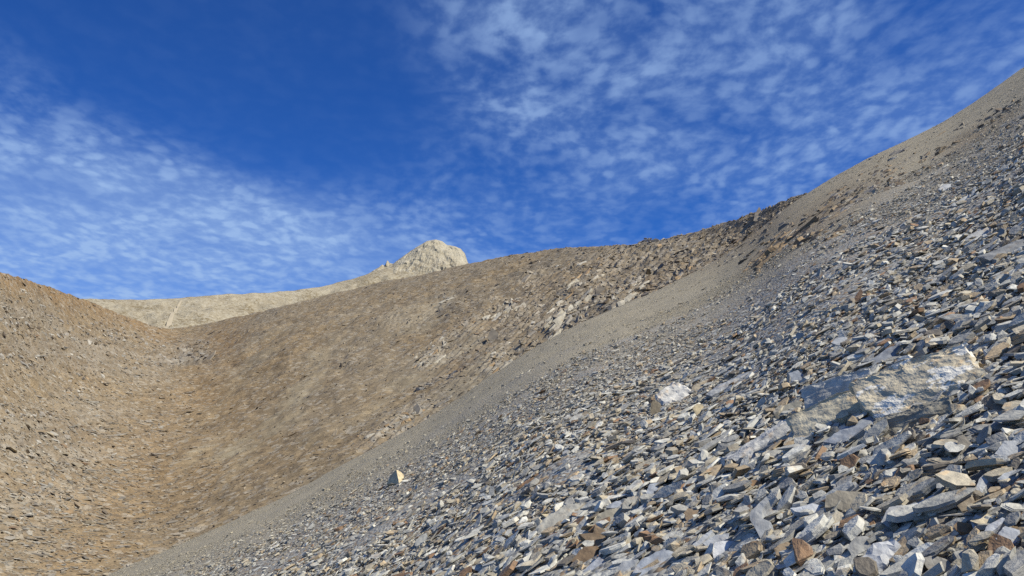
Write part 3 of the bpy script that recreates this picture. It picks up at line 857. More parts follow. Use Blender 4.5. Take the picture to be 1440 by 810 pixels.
ROCKS = [
 ('flat_rock', 'flat grey slab half in the shadow of the fractured boulder', 'rock', A([(470, 515), (560, 455), (700, 390), (745, 455), (640, 500), (540, 525)]), SL, .35, .04, .01),
 ('rock_plank', 'small olive-grey plank-shaped stone left of the long grey slabs', 'rock', A([(247, 356), (350, 318), (378, 330), (372, 346), (278, 390)]), OLV, .45, .03, .03),
 ('flat_rock', 'grey slab leaning above the olive plank-shaped stone, below a row of brown blocks', 'rock', A([(300, 190), (350, 172), (378, 195), (372, 225), (325, 235)]), SL, .5, .05, .02),
 ('flat_rock', 'bright pale slab just left of the fractured boulder', 'rock', A([(585, 268), (640, 215), (668, 232), (655, 262), (600, 288)]), (0.45, 0.46, 0.47), .5, .04, .03),
 ('flat_rock', 'grey tilted slab with flat top below the shadowed slab', 'rock', A([(575, 560), (640, 508), (682, 515), (640, 570), (590, 582)]), OLV, .5, .03, .03),
 ('rock_block', 'squarish brown stone right behind the bright pale slab', 'rock', A([(655, 205), (700, 195), (785, 205), (775, 250), (720, 270), (665, 240)]), BRN, .5, .06, .03),
 ('rock_bar', 'pale elongated stone leaning at the right end of the fractured boulder', 'rock', A([(1222, 350), (1240, 305), (1268, 285), (1275, 310), (1245, 362)]), (0.42, 0.40, 0.36), .55, .03, .02),
 ('rock_block', 'dark pointed stone in front of the fractured boulder', 'rock', A([(1110, 575), (1125, 490), (1150, 485), (1220, 560), (1180, 580)]), (0.17, 0.155, 0.13), .65, .05, .02),
 ('rock_bar', 'orange-brown bar-shaped stone beside the dark pointed stone', 'rock', A([(1215, 545), (1300, 488), (1325, 495), (1240, 558)]), (0.25, 0.175, 0.105), .5, .03, .02),
 ('flat_rock', 'broad light grey slab at the right of the orange-brown bar', 'rock', A([(1300, 575), (1345, 515), (1440, 510), (1475, 560), (1440, 590), (1360, 595)]), LG, .5, .06, .03),
 ('flat_rock', 'grey angular slab with dark edge above the broad light grey slab', 'rock', A([(1280, 440), (1300, 415), (1390, 418), (1420, 440), (1350, 462), (1290, 460)]), SL, .45, .05, .03),
 ('flat_rock', 'dark blue-grey slab up the slope behind the fractured boulder', 'rock', A([(690, 130), (760, 80), (840, 30), (895, 50), (870, 90), (790, 130), (720, 150)]), (0.20, 0.215, 0.24), .45, .06, .03),
 ('rock_block', 'white blocky rock alone in grey scree with dark upright flake', 'rock', E([(242, 332), (320, 275), (390, 222), (470, 240), (545, 275), (552, 330), (470, 392), (390, 395), (318, 415)]), (0.50, 0.49, 0.455), .55, .10, .02, 0.035),
 ('rock_flake', 'dark upright flake standing against the white blocky rock', 'rock', E([(205, 500), (215, 400), (240, 365), (290, 400), (312, 460), (250, 500)]), (0.15, 0.125, 0.085), .7, .02, .03),
 ('rock_plank', 'long thin grey plank-shaped slab up the slope from the white rock', 'rock', E([(672, 325), (780, 245), (950, 165), (1100, 108), (1120, 115), (980, 205), (830, 270), (700, 335)]), SL, .4, .03, .03),
 ('rock_block', 'tan rounded stone between the white rock and the thin grey plank', 'rock', E([(555, 265), (620, 225), (690, 195), (700, 240), (640, 290), (560, 300)]), (0.31, 0.27, 0.2), .5, .05, .02),
 ('rock_block', 'cream yellowish upright stone below the white rock', 'rock', E([(560, 440), (600, 405), (650, 415), (640, 500), (600, 510)]), (0.42, 0.35, 0.22), .6, .04, .02),
 ('flat_rock', 'big blue-grey slab with smooth face at the foot of the scree rubble', 'rock', B([(680, 830), (720, 745), (760, 690), (850, 640), (940, 600), (1042, 632), (990, 700), (1005, 760), (985, 830)]), (0.30, 0.325, 0.36), .5, .06, .03),
 ('flat_rock', 'blue-grey slab with shadowed right edge beside the big smooth slab', 'rock', B([(300, 830), (350, 740), (440, 662), (500, 690), (575, 690), (540, 760), (450, 830)]), (0.29, 0.31, 0.345), .5, .05, .02),
 ('flat_rock', 'narrow grey slab wedged between two blue-grey slabs', 'rock', B([(560, 790), (620, 700), (740, 680), (690, 770), (640, 825)]), (0.27, 0.285, 0.305), .5, .05, .02),
 ('flat_rock', 'tan flat-topped slab with ribbed front edge', 'rock', B([(398, 402), (440, 335), (525, 302), (668, 286), (672, 340), (600, 375), (500, 425), (420, 430)]), (0.29, 0.265, 0.205), .45, .06, .03),
 ('rock_plank', 'long pale tan plank-shaped slab on the lower scree', 'rock', B([(-40, 450), (60, 350), (200, 262), (335, 246), (280, 300), (170, 400), (90, 440), (-20, 490)]), (0.36, 0.345, 0.295), .42, .05, .02),
 ('rock_block', 'dark brown cracked block beside blue-grey slabs', 'rock', B([(236, 700), (290, 620), (330, 585), (432, 580), (420, 640), (370, 722)]), (0.165, 0.115, 0.07), .6, .06, .02),
 ('rock_block', 'brown notched stone above the dark brown cracked block', 'rock', B([(290, 490), (400, 480), (415, 420), (480, 450), (480, 560), (430, 590), (350, 540)]), (0.185, 0.135, 0.085), .55, .05, .03),
 ('flat_rock', 'blue slab with pointed tip above the tan flat-topped slab', 'rock', B([(478, 285), (570, 240), (690, 215), (735, 240), (640, 275), (540, 295)]), (0.30, 0.325, 0.365), .45, .03, .03),
 ('flat_rock', 'light grey flat stone right of the blue pointed slab', 'rock', B([(728, 300), (780, 265), (850, 240), (868, 262), (800, 310), (760, 325)]), LG, .45, .03, .03),
 ('rock_block', 'round grey-blue stone up the slope of the light flat stone', 'rock', B([(800, 180), (830, 110), (900, 98), (915, 130), (870, 205)]), (0.31, 0.335, 0.37), .6, .05, .03),
 ('rock_block', 'dark red-brown bar-shaped block in shade', 'rock', B([(985, 180), (1010, 140), (1120, 135), (1128, 165), (1070, 195)]), (0.15, 0.088, 0.058), .5, .05, .03),
 ('rock_block', 'brown rough lump up the slope of the big smooth slab', 'rock', B([(1090, 330), (1120, 295), (1200, 310), (1225, 350), (1150, 395), (1105, 380)]), (0.215, 0.16, 0.105), .6, .06, .03),
 ('rock_block', 'white angular block in the lower rubble with sharp dark edge', 'rock', D([(220, 600), (250, 550), (330, 540), (395, 545), (385, 600), (310, 665), (235, 675)]), (0.47, 0.48, 0.49), .6, .06, .04),
 ('flat_rock', 'pale slab behind the white angular block', 'rock', D([(148, 560), (240, 500), (350, 484), (378, 510), (330, 540), (250, 555), (200, 600)]), LG, .45, .05, .03),
 ('rock_bar', 'long grey bar-shaped stone running down beside the pale slab', 'rock', D([(20, 640), (100, 550), (215, 455), (228, 470), (130, 570), (50, 660)]), (0.31, 0.325, 0.34), .45, .03, .04),
 ('flat_rock', 'tall grey pointed slab with olive tip in the rubble', 'rock', D([(512, 380), (520, 310), (580, 255), (635, 205), (655, 240), (600, 310), (600, 370), (670, 400), (690, 450), (640, 510), (610, 555), (570, 480)]), (0.285, 0.295, 0.30), .55, .05, .04),
 ('rock_block', 'small red-brown stone on the tall grey pointed slab', 'rock', D([(575, 315), (620, 282), (660, 280), (690, 315), (640, 335)]), (0.19, 0.105, 0.06), .55, .03, .10),
 ('rock_block', 'orange-brown brick-like stone up the slope of the pointed slab', 'rock', D([(500, 110), (515, 82), (590, 84), (606, 110), (580, 138), (520, 135)]), (0.255, 0.165, 0.09), .6, .05, .03),
 ('rock_block', 'tan domed stone right of the white angular block', 'rock', D([(695, 600), (740, 565), (800, 550), (858, 575), (840, 640), (770, 670), (710, 650)]), (0.25, 0.19, 0.125), .6, .06, .03),
 ('rock_plank', 'long grey-green plank stone resting against the tan domed stone', 'rock', D([(850, 625), (960, 585), (1085, 562), (1090, 590), (980, 625), (880, 650)]), (0.25, 0.25, 0.225), .5, .04, .04),
 ('flat_rock', 'sharp white wedge with dark underside', 'rock', D([(815, 295), (900, 280), (985, 255), (1060, 270), (1075, 320), (980, 335), (850, 318)]), (0.44, 0.46, 0.48), .5, .03, .05),
 ('rock_block', 'big brown-grey cracked block touching the sharp white wedge', 'rock', D([(1080, 290), (1090, 200), (1170, 160), (1290, 165), (1370, 175), (1385, 250), (1290, 315), (1240, 325), (1150, 280)]), (0.215, 0.195, 0.155), .6, .08, .03),
 ('flat_rock', 'rough pale slab with pitted face among the lowest rubble', 'rock', C_([(176, 655), (215, 600), (260, 552), (330, 545), (400, 530), (462, 568), (430, 630), (395, 690), (330, 750), (282, 830), (240, 830), (200, 770)]), (0.40, 0.41, 0.42), .55, .05, .05, 0.04),
 ('flat_rock', 'grey triangular slab left of the rough pitted slab', 'rock', C_([(58, 592), (128, 510), (200, 505), (244, 525), (225, 600), (150, 640), (108, 672)]), (0.285, 0.285, 0.27), .55, .05, .03),
 ('flat_rock', 'tan-edged slab under the rough pitted slab', 'rock', C_([(320, 820), (400, 700), (440, 650), (520, 640), (605, 645), (560, 700), (460, 750), (380, 800)]), (0.33, 0.30, 0.235), .5, .05, .02),
 ('flat_rock', 'smooth dark grey slab at the bottom of the rubble', 'rock', C_([(440, 830), (520, 755), (600, 712), (645, 735), (650, 840)]), (0.24, 0.25, 0.265), .5, .06, .02),
 ('flat_rock', 'olive four-sided slab beside the smooth dark grey slab', 'rock', C_([(620, 675), (730, 650), (830, 690), (900, 765), (790, 775), (695, 785)]), (0.25, 0.24, 0.215), .45, .05, .04),
 ('flat_rock', 'upright grey slab with notched foot', 'rock', C_([(318, 400), (350, 330), (380, 285), (480, 268), (470, 330), (440, 400), (435, 450), (370, 435)]), (0.30, 0.305, 0.31), .6, .05, .04),
 ('flat_rock', 'bright white wedge resting on a tan bar', 'rock', C_([(525, 272), (620, 240), (718, 188), (735, 262), (660, 300), (590, 292)]), (0.46, 0.475, 0.49), .5, .04, .06),
 ('rock_bar', 'tan bar under the bright white wedge', 'rock', C_([(498, 300), (600, 295), (685, 308), (675, 345), (600, 355), (520, 345)]), (0.32, 0.275, 0.195), .6, .04, .03),
 ('rock_bar', 'pale tan bar below the white wedge, second of two', 'rock', C_([(650, 378), (720, 350), (810, 338), (830, 358), (760, 405), (662, 418)]), (0.37, 0.335, 0.265), .6, .04, .03),
 ('rock_block', 'brown pyramid-shaped block right of the white wedge', 'rock', C_([(885, 200), (900, 160), (955, 128), (1000, 180), (1038, 255), (980, 310), (930, 320), (895, 270)]), (0.225, 0.18, 0.125), .65, .08, .05),
 ('flat_rock', 'pale six-sided slab right of the tan bars', 'rock', C_([(998, 390), (1040, 345), (1110, 370), (1122, 420), (1080, 462), (1020, 450)]), LG, .55, .04, .04),
 ('rock_bar', 'bluish bar leaning on the pale six-sided slab', 'rock', C_([(1092, 480), (1130, 420), (1240, 365), (1268, 378), (1190, 450), (1120, 500)]), (0.34, 0.36, 0.39), .5, .04, .06),
 ('rock_block', 'orange-brown angular block below the pale six-sided slab', 'rock', C_([(868, 425), (900, 395), (1000, 412), (1038, 485), (960, 480), (890, 462)]), (0.215, 0.14, 0.078), .6, .06, .03),
 ('flat_rock', 'blue-grey five-sided slab at the far right of the lowest rubble', 'rock', C_([(1188, 525), (1220, 470), (1260, 428), (1370, 460), (1378, 525), (1285, 592)]), (0.31, 0.33, 0.36), .55, .06, .05),
 ('flat_rock', 'grey upright five-sided slab above the brown pyramid block', 'rock', C_([(738, 140), (750, 40), (790, -5), (850, 20), (862, 90), (830, 142)]), (0.27, 0.275, 0.28), .6, .05, .05),
 ('flat_rock', 'long light grey slab with bright ridge up the slope of the five-sided slab', 'rock', C_([(1200, 70), (1260, 25), (1340, 0), (1398, 15), (1360, 60), (1270, 92)]), LG, .5, .05, .04),
 ('rock_bar', 'white bent bar-shaped stone beside the brown pyramid block', 'rock', C_([(1035, 150), (1065, 70), (1110, 28), (1152, 60), (1120, 110), (1085, 178)]), (0.40, 0.41, 0.41), .6, .04, .05),
 ('flat_rock', 'large dark slab with overhanging edge high on the scree', 'rock', H([(1040, 662), (1130, 632), (1230, 592), (1330, 540), (1460, 500), (1500, 560), (1380, 615), (1260, 650), (1150, 695)]), (0.215, 0.22, 0.22), .4, .10, .08),
 ('flat_rock', 'long pale slab above the large overhanging dark slab', 'rock', H([(905, 540), (980, 480), (1070, 430), (1210, 390), (1240, 405), (1190, 440), (1090, 490), (990, 520)]), (0.36, 0.36, 0.345), .4, .06, .03),
 ('rock_block', 'tan wedge-shaped stone high on the scree with shaded underside', 'rock', H([(860, 290), (900, 262), (975, 250), (990, 270), (920, 298)]), (0.30, 0.235, 0.15), .5, .05, .04),
 ('flat_rock', 'bright pale slab highest among the coarse scree', 'rock', H([(715, 95), (760, 55), (820, 50), (828, 75), (750, 112)]), (0.40, 0.41, 0.41), .45, .05, .03),
 ('flat_rock', 'whitish long flat slab up the slope of the tan wedge-shaped stone', 'rock', H([(830, 235), (900, 180), (985, 135), (990, 155), (930, 205), (850, 245)]), (0.38, 0.39, 0.385), .45, .05, .03),
 ('flat_rock', 'broad grey slab lying left of the brown blocks on the middle scree', 'rock', G([(625, 545), (650, 525), (690, 520), (700, 540), (660, 558)]), LG, .5, .05, .03),
 ('rock_plank', 'narrow long slab on the left side of the coarse scree', 'rock', G([(95, 760), (170, 720), (310, 655), (325, 665), (220, 720), (120, 770)]), (0.32, 0.325, 0.32), .42, .04, .03),
]
for nm, lb, ct, poly, colr, kk_, th, lift, *rest in ROCKS:
    rock(nm, lb, ct, poly, colr, kk_, th, lift, rest[0] if rest else 0.010)

# cream-coloured angular stone standing alone on the fine gravel
P0 = scree_hit(557, 681)
yb = float(P0[1]); px1 = yb / F
bm = bmesh.new()
def at(px, py, dy): 
    u, w_ = ray(px, py); y = yb + dy
    return bm.verts.new((u * y, y, w_ * y))
vt = [at(557, 660.5, .02), at(551, 666, .10), at(544, 681, .10), at(562, 681.5, -.16), at(571, 673, .06), at(566, 665, .14), at(549, 690, .3), at(566, 690, .15), at(575, 684, .3), at(560, 662, .42), at(548, 672, .4), at(572, 676, .42)]
bmesh.ops.convex_hull(bm, input=bm.verts)
bmesh.ops.delete(bm, geom=[v for v in bm.verts if not v.link_faces], context='VERTS')
bmesh.ops.subdivide_edges(bm, edges=bm.edges, cuts=2)
for v in bm.verts:
    v.co += noise.noise_vector(v.co * 9) * .022 + noise.noise_vector(v.co * 24) * .010
    v.co -= Vector(P0)
cs = bpy.data.objects.new('cream_stone', to_mesh(bm, 'cream_stone', M_SLAB))
cs.location = P0; cs.color = (0.50, 0.42, 0.27, 1)
COL.objects.link(cs)
cs['label'] = 'cream yellow angular stone standing alone on the fine grey gravel'; cs['category'] = 'rock'; cs['group'] = GROUP_ROCK
KEEP.append((np.array([(543, 660), (576, 660), (576, 684), (543, 684)], float), float(P0[1]), .4))

# ------------------------------------------------------------------ loose fragments of the scree
def scree_sample(n, y1, y2, pw):
    y = (rng.random(n) * (y2 ** pw - y1 ** pw) + y1 ** pw) ** (1 / pw)
    u = rng.uniform(-0.80, 0.86, n)
    return u * y + rng.uniform(-1, 1, n) * 0.6, y

sets = [(60000, 1.2, 6.0, 1.9, 0.031, .70), (140000, 5.5, 12.0, 1.8, 0.0245, .66), (140000, 11.0, 24.0, 1.6, 0.0265, .62), (95000, 22.0, 66.0, 1.35, 0.046, .55)]
XS, YS, SZ = [], [], []
for n, y1, y2, pw, med, sg in sets:
    x, y = scree_sample(n, y1, y2, pw)
    f = fine_of(y, x)
    sz = np.clip(med * np.exp(rng.normal(0, sg, n)) * (1 - 0.50 * f), .014, .115)
    XS.append(x); YS.append(y); SZ.append(sz)
x, y, sz = map(np.concatenate, (XS, YS, SZ))
fn = fine_of(y, x)
keep = rng.random(len(x)) > fn * 0.30
kpx, kpy = pix(x / y, scree_z(x, y) / y + sz * .5 / y)
for poly, ky, kr in KEEP:                    # nothing loose lies on the larger rocks
    near = np.nonzero((np.abs(y - ky) < kr * 1.1 + .15) & (kpx > poly[:, 0].min()) & (kpx < poly[:, 0].max()) & (kpy > poly[:, 1].min() - 3) & (kpy < poly[:, 1].max()))[0]
    ins_ = np.zeros(len(near), bool)
    qx, qy = kpx[near], kpy[near]
    for a, b in zip(poly, np.roll(poly, -1, 0)):
        cr = ((a[1] > qy) != (b[1] > qy)) & (qx < (b[0] - a[0]) * (qy - a[1]) / (b[1] - a[1] + 1e-9) + a[0])
        ins_ ^= cr
    keep[near[ins_ & (rng.random(len(near)) < .95)]] = False
x, y, sz, fn = x[keep], y[keep], sz[keep], fn[keep]
n = len(x)
ns = scree_n(x, y)
tilt = 0.22 * (1 - 0.35 * fn)
up = np.array([1.0, 0.25, 0.58])
R = frames(ns, tilt, up, 0.75, n)
z = scree_z(x, y) + sz * rng.uniform(0.0, 0.55, n) + 0.02 * (1 - fn) * rng.random(n)
scl = np.stack([sz * rng.uniform(.85, 1.35, n), sz * rng.uniform(.8, 1.2, n), sz * rng.uniform(.6, 1.2, n)], -1)
cols_ = stone_cols(n, fn * 0.75)
pos = np.stack([x, y, z], -1)
# the 300 that show largest become pieces of the slope, the rest stay one mass
pxx, pyy = pix(x / y, z / y)
app = np.where((pxx > -10) & (pxx < 1450) & (pyy < 820), sz / y, 0)
bigi = np.argsort(-app)[:300]
for i in bigi:
    me = BIG[int(rng.integers(0, len(BIG)))]
    o = bpy.data.objects.new('stone', me)
    m4 = Matrix(R[i].tolist()).to_4x4()
    o.matrix_world = Matrix.Translation(pos[i]) @ m4 @ Matrix.Diagonal((*[float(q) for q in scl[i]], 1))
    o.color = (*cols_[i], 1)
    o.parent = scree
    COL.objects.link(o)
msk = np.ones(n, bool); msk[bigi] = False
scatter('slate_fragments', pos[msk], euler(R[msk]), scl[msk], cols_[msk], 'loose grey and brown slate fragments covering the slope')

# ------------------------------------------------------------------ stones of the hillside
def hill_interp(n, dens):
    r_ = rng.integers(0, rows_h - 1, n); c_ = rng.integers(0, cols_h - 1, n)
    return r_, c_
Vh = Vf[:300]; rows_h, cols_h = 300, 760
dvr = np.gradient(Vh, axis=0); dvc = np.gradient(Vh, axis=1)
HNRM = np.cross(dvc, dvr); HNRM /= np.linalg.norm(HNRM, axis=-1, keepdims=True)
HNRM = np.where(HNRM[..., 2:] < 0, -HNRM, HNRM)
n = 120000
r_ = rng.integers(0, rows_h - 1, n); c_ = rng.integers(0, cols_h - 1, n)
fr, fc = rng.random(n)[:, None], rng.random(n)[:, None]
hp = Vh[r_, c_] * (1 - fr) * (1 - fc) + Vh[r_ + 1, c_] * fr * (1 - fc) + Vh[r_, c_ + 1] * (1 - fr) * fc + Vh[r_ + 1, c_ + 1] * fr * fc
hnn = HNRM[r_, c_]; g_ = GREY[r_, c_]; p_ = PALE[r_, c_]; ru_ = RUST[r_, c_]; ppx = PX[r_, c_]
left = np.clip((330 - ppx) / 160, 0, 1)
sz = np.exp(rng.normal(0, .55, n)) * (0.110 + 0.035 * left + 0.11 * g_ + 0.06 * np.clip((ppx - 560) / 200, 0, 1)) * (0.55 + hp[:, 1] / 200)
keep = rng.random(n) > p_ * .75
keep &= rng.random(n) < 0.55 + 0.3 * left + 0.4 * g_
hp, hnn, g_, ru_, sz, left, p_ = hp[keep], hnn[keep], g_[keep], ru_[keep], sz[keep], left[keep], p_[keep]
n = len(sz)
lead = np.where(left[:, None] > .3, np.array([[1.0, 0.1, -0.12]]), STRIKE[None])
R = frames(hnn * (1 - .6 * left[:, None]) + np.array([[0, 0, 1.0]]) * .6 * left[:, None], .24 - .10 * left, lead, .8, n)
hc = stone_cols(n)
br = np.array((0.193, 0.153, 0.10)) * rng.uniform(.6, 1.4, (n, 1))
t = np.clip(0.78 - 0.35 * left - 0.35 * g_ + .3 * ru_, 0.2, .95)[:, None]
hc = hc * (1 - t) * 0.80 + br * t
scl = np.stack([sz * rng.uniform(.9, 1.7, n), sz * rng.uniform(.7, 1.2, n), sz * rng.uniform(.5, 1.1, n)], -1)
hp[:, 2] += sz * 0.08
scatter('hillside_stones', hp, euler(R), scl, hc, 'scattered brown and grey stones on the far hillside')

# ------------------------------------------------------------------ outcrops: tilted beds breaking through the slope
def outcrop(label, line, count, size, colours, ang=40, spread=6, on='hill', lumps=0.2, bury=0.25, flat=False, long=1.6, cat='outcrop'):
    hit = hill_hit if on == 'hill' else scree_hit
    line = [np.array(p, float) for p in line]
    mid = sum(line) / len(line)
    root = bpy.data.objects.new('rock_outcrop', None)
    root.location = hit(*mid)
    COL.objects.link(root)
    root['label'] = label; root['category'] = cat; root['group'] = 'rock outcrops on the slopes'; root['kind'] = 'thing'
    seglen = [np.linalg.norm(b - a) for a, b in zip(line, line[1:])]
    tot = sum(seglen)
    ca, sa = math.cos(math.radians(ang)), math.sin(math.radians(ang))
    rr = random.Random(int(mid[0] * 3 + mid[1]))
    if on == 'hill': count = int(count * 2.3)
    for i in range(count):
        t = (i + rr.uniform(.1, .9)) / count * tot
        j = 0
        while j < len(seglen) - 1 and t > seglen[j]:
            t -= seglen[j]; j += 1
        p = line[j] + (line[j + 1] - line[j]) * min(1, t / seglen[j])
        p = p + np.array([sa, ca]) * rr.gauss(0, spread) + np.array([ca, -sa]) * rr.gauss(0, spread * .4)
        q = hit(*p)
        lev = (lambda a_, b_: hill_hit(a_, b_, False)) if on == 'hill' else scree_hit
        q0 = lev(*p)
        q2 = lev(p[0] + 6 * ca, p[1] - 6 * sa)
        st = q2 - q0; st /= np.linalg.norm(st)
        if on == 'hill':
            e_ = lev(p[0] + 5 * sa, p[1] + 5 * ca) - q0
            nn = np.cross(st, e_); nn /= np.linalg.norm(nn)
            if nn[2] < 0: nn = -nn
        else:
            nn = scree_n(np.array(q[0]), np.array(q[1]))
        ac = np.cross(nn, st)
        tl = rr.gauss(0.18 if not flat else 0.0, .16)
        zt = nn * math.cos(tl) + ac * math.sin(tl)
        yt = np.cross(zt, st)
        isl = rr.random() < lumps
        me = rr.choice(LUMPS) if isl else rr.choice(SLABS)
        s_ = size * (0.62 if on == 'hill' else 1.0) * math.exp(min(.5, rr.gauss(0, .36)))
        o = bpy.data.objects.new('rock_layer', me)
        S = (s_ * (1.0 if isl else (min(long, 1.2) if flat else long * 1.3) * rr.uniform(.35, .75)), s_ * (rr.uniform(.6, 1.1) if isl or flat or on != 'hill' else rr.uniform(.32, .7)), s_ * (rr.uniform(.6, .9) if isl else rr.uniform(.8, 1.8)))
        o.matrix_world = Matrix.Translation(q - nn * s_ * 0.06) @ Matrix(np.stack([st, yt, zt], -1).tolist()).to_4x4() @ Matrix.Diagonal((*S, 1))
        o.location = Vector(q - nn * s_ * 0.10) - root.location
        o.rotation_euler = Matrix(np.stack([st, yt, zt], -1).tolist()).to_euler()
        o.scale = S
        c0 = colours[rr.randrange(len(colours))]
        f_ = rr.uniform(.8, 1.2)
        o.color = (c0[0] * f_, c0[1] * f_, c0[2] * f_, 1)
        o.parent = root
        COL.objects.link(o)
    return root


BO = (0.20, 0.15, 0.095)
GR, GB, OR, DB, PG = (0.30, 0.285, 0.25), (0.23, 0.21, 0.18), (0.27, 0.195, 0.115), (0.13, 0.105, 0.075), (0.33, 0.31, 0.26)
outcrop('long pale parallel rock ribs above the gravel chute, the straightest strata on the hillside', [(770, 474), (798, 448), (828, 422)], 16, 1.5, [PG, GR, GB], 42, 5, lumps=.05, long=2.6)
outcrop('dark layered beds beside the long pale parallel ribs', [(748, 462), (782, 432), (815, 405)], 18, 1.3, [GB, DB, GR], 42, 6, long=2.2)
outcrop('light grey smooth rock patch in the middle of the hillside', [(684, 452), (705, 440), (735, 420)], 14, 1.6, [PG, GR], 36, 6, lumps=.1, long=1.8)
outcrop('brown overhanging rock lip left of the smooth grey patch', [(622, 474), (640, 466), (668, 452)], 12, 1.3, [DB, OR, GB], 30, 4, lumps=.5)
outcrop('pale grey knob with orange foot low on the hillside', [(584, 512), (603, 498), (626, 483)], 14, 1.4, [PG, GR, GR, OR], 34, 6)
outcrop('white shattered blocks just above the chute of fine gravel', [(684, 517), (704, 505), (724, 490)], 20, 1.0, [PG, GR, GB, OR], 34, 8, lumps=.5, long=1.1)
outcrop('dark rounded boulder cluster at the lower end of the pale ribs', [(736, 492), (748, 482), (760, 472)], 8, 1.1, [DB, GB, OR], 40, 4, lumps=.8)
outcrop('grey striped beds right of the pale parallel ribs', [(856, 432), (880, 414), (905, 392)], 16, 1.3, [PG, GR, GB], 40, 6, lumps=.08, long=2.6)
outcrop('orange brown crumbling ledge along the upper edge of the chute', [(895, 430), (925, 412), (965, 388), (985, 372)], 22, 1.0, [OR, OR, GB, DB], 36, 5, lumps=.4)
outcrop('thin pale strata under the highest part of the hillside skyline', [(800, 408), (822, 396), (848, 382)], 12, 1.3, [PG, GR, OR], 36, 6, long=2.0)
outcrop('small pale patch of rock high on the left of the hillside', [(607, 428), (622, 420), (642, 412)], 9, 1.3, [PG, GR], 24, 4)
outcrop('low flat beds at the foot of the hillside near the pale knob', [(590, 546), (612, 538), (638, 530)], 9, 1.1, [GR, GB], 18, 3, flat=True, long=2.2)
outcrop('dark jagged rocks at the dip where two skylines meet', [(898, 342), (908, 340), (920, 337)], 8, 1.3, [DB, GB], 10, 2, lumps=.7)
outcrop('brown rocky crest blocks right of the jagged skyline rocks', [(925, 350), (960, 345), (990, 340)], 20, 1.0, [GB, OR, GR, GB], 30, 8, lumps=.6)
outcrop('scattered dark ledges below the jagged skyline rocks', [(930, 368), (955, 362), (975, 355)], 10, 1.0, [DB, GB], 20, 5, lumps=.4)
outcrop('broken brown blocks under the middle of the hillside skyline', [(780, 372), (815, 366), (850, 368), (890, 360)], 22, 1.1, [GB, OR, DB, GR], 30, 9, lumps=.5)
outcrop('grey flat slabs lying where the gully meets the chute', [(510, 620), (530, 608), (570, 590), (600, 580)], 16, 1.1, [PG, GR, OR], 26, 5, lumps=.2, flat=True)
outcrop('dark hollow boulder at the top of the grey flat slabs', [(612, 574), (622, 568), (634, 562)], 7, 1.0, [DB, GB, GR], 26, 3, lumps=.7)
outcrop('long dark ledge crossing the left slope', [(70, 474), (110, 480), (147, 484)], 14, 1.3, [DB, GB, GR], -8, 2.5, flat=True, long=2.4)
outcrop('dark stepped ledge low on the left slope at its outer side', [(-10, 498), (20, 506), (48, 518)], 12, 1.2, [DB, GB, GR], -22, 3, flat=True, long=2.2)
outcrop('grey rock bench below the pass', [(186, 512), (230, 505), (290, 494), (298, 500)], 30, 1.5, [GR, GB, DB], 4, 6, flat=True, long=2.2)
outcrop('broken grey ledges just under the brown shoulder of the left slope', [(120, 458), (150, 462), (178, 468)], 18, 1.3, [GR, GB, DB], -6, 5, flat=True, long=1.8)
outcrop('small dark rocks near the top of the left slope', [(30, 432), (45, 436), (75, 442)], 9, 1.0, [DB, GB], -5, 3)
outcrop('pale rubble knot on the brown upper left slope', [(30, 408), (38, 411), (45, 414)], 7, .8, [PG, GR], -20, 2, lumps=.6)
outcrop('grey stone cluster in the middle of the left slope', [(10, 590), (40, 585), (75, 582)], 14, 1.0, [PG, GR, GB, DB], 5, 5, flat=True)
outcrop('grey weathered patch of slabs above the gully floor', [(205, 605), (225, 600), (242, 585)], 12, .9, [GR, GB], 8, 5, flat=True)
outcrop('ochre slabs low on the left slope', [(15, 735), (55, 725), (100, 720)], 12, .8, [OR, GR, GB], 8, 5, flat=True)
outcrop('orange brown rib standing out of the fine gravel below the right skyline', [(1052, 374), (1075, 358), (1100, 338), (1125, 322)], 110, .24, [BO, OR, DB, GB], 40, 7, 'scree', .7)
outcrop('brown blocks joining the orange rib to the rocky crest', [(985, 362), (1015, 350), (1050, 335), (1085, 318)], 150, .31, [GB, BO, GB, DB], 34, 12, 'scree', .7)
outcrop('dark rubble band with brown blocks below the right skyline', [(1120, 328), (1160, 306), (1195, 288)], 150, .30, [DB, GB, DB, BO], 32, 10, 'scree', .85)
outcrop('brown blocky band highest up under the right skyline', [(1170, 292), (1205, 272), (1235, 255), (1262, 240)], 170, .31, [GB, DB, BO, DB], 34, 10, 'scree', .85)
outcrop('loose brown blocks at the lower end of the right skyline band', [(1020, 325), (1060, 308), (1095, 296)], 100, .34, [GB, BO, GB, DB], 30, 9, 'scree', .7)
outcrop('thin line of ochre rubble between the two gravel chutes', [(1250, 248), (1290, 228), (1340, 200)], 70, .22, [GB, BO, DB], 30, 9, 'scree', .8)
outcrop('ochre ledge with dark cracks on the steep right slope', [(1370, 176), (1400, 160), (1432, 146)], 40, .26, [OR, DB, GB], 24, 5, 'scree', .4)
outcrop('dark stones in the fine gravel beneath the right skyline', [(1345, 182), (1358, 176), (1364, 172)], 10, .30, [DB, GB], 24, 2, 'scree', .7)
outcrop('single dark boulder pair on the right skyline', [(1222, 222), (1228, 219), (1232, 217)], 3, .7, [DB, GB], 24, 1, 'scree', .8)
outcrop('tan boulders in the gravel just below the skyline boulder pair', [(1252, 222), (1258, 218), (1264, 214)], 4, .6, [GB, GR], 24, 2, 'scree', .8)
outcrop('dark layered shoulder of the left slope above the pass bench', [(150, 470), (185, 474), (225, 482), (280, 484)], 40, 1.3, [DB, GB, DB, GR], -4, 6, flat=True, long=2.0)
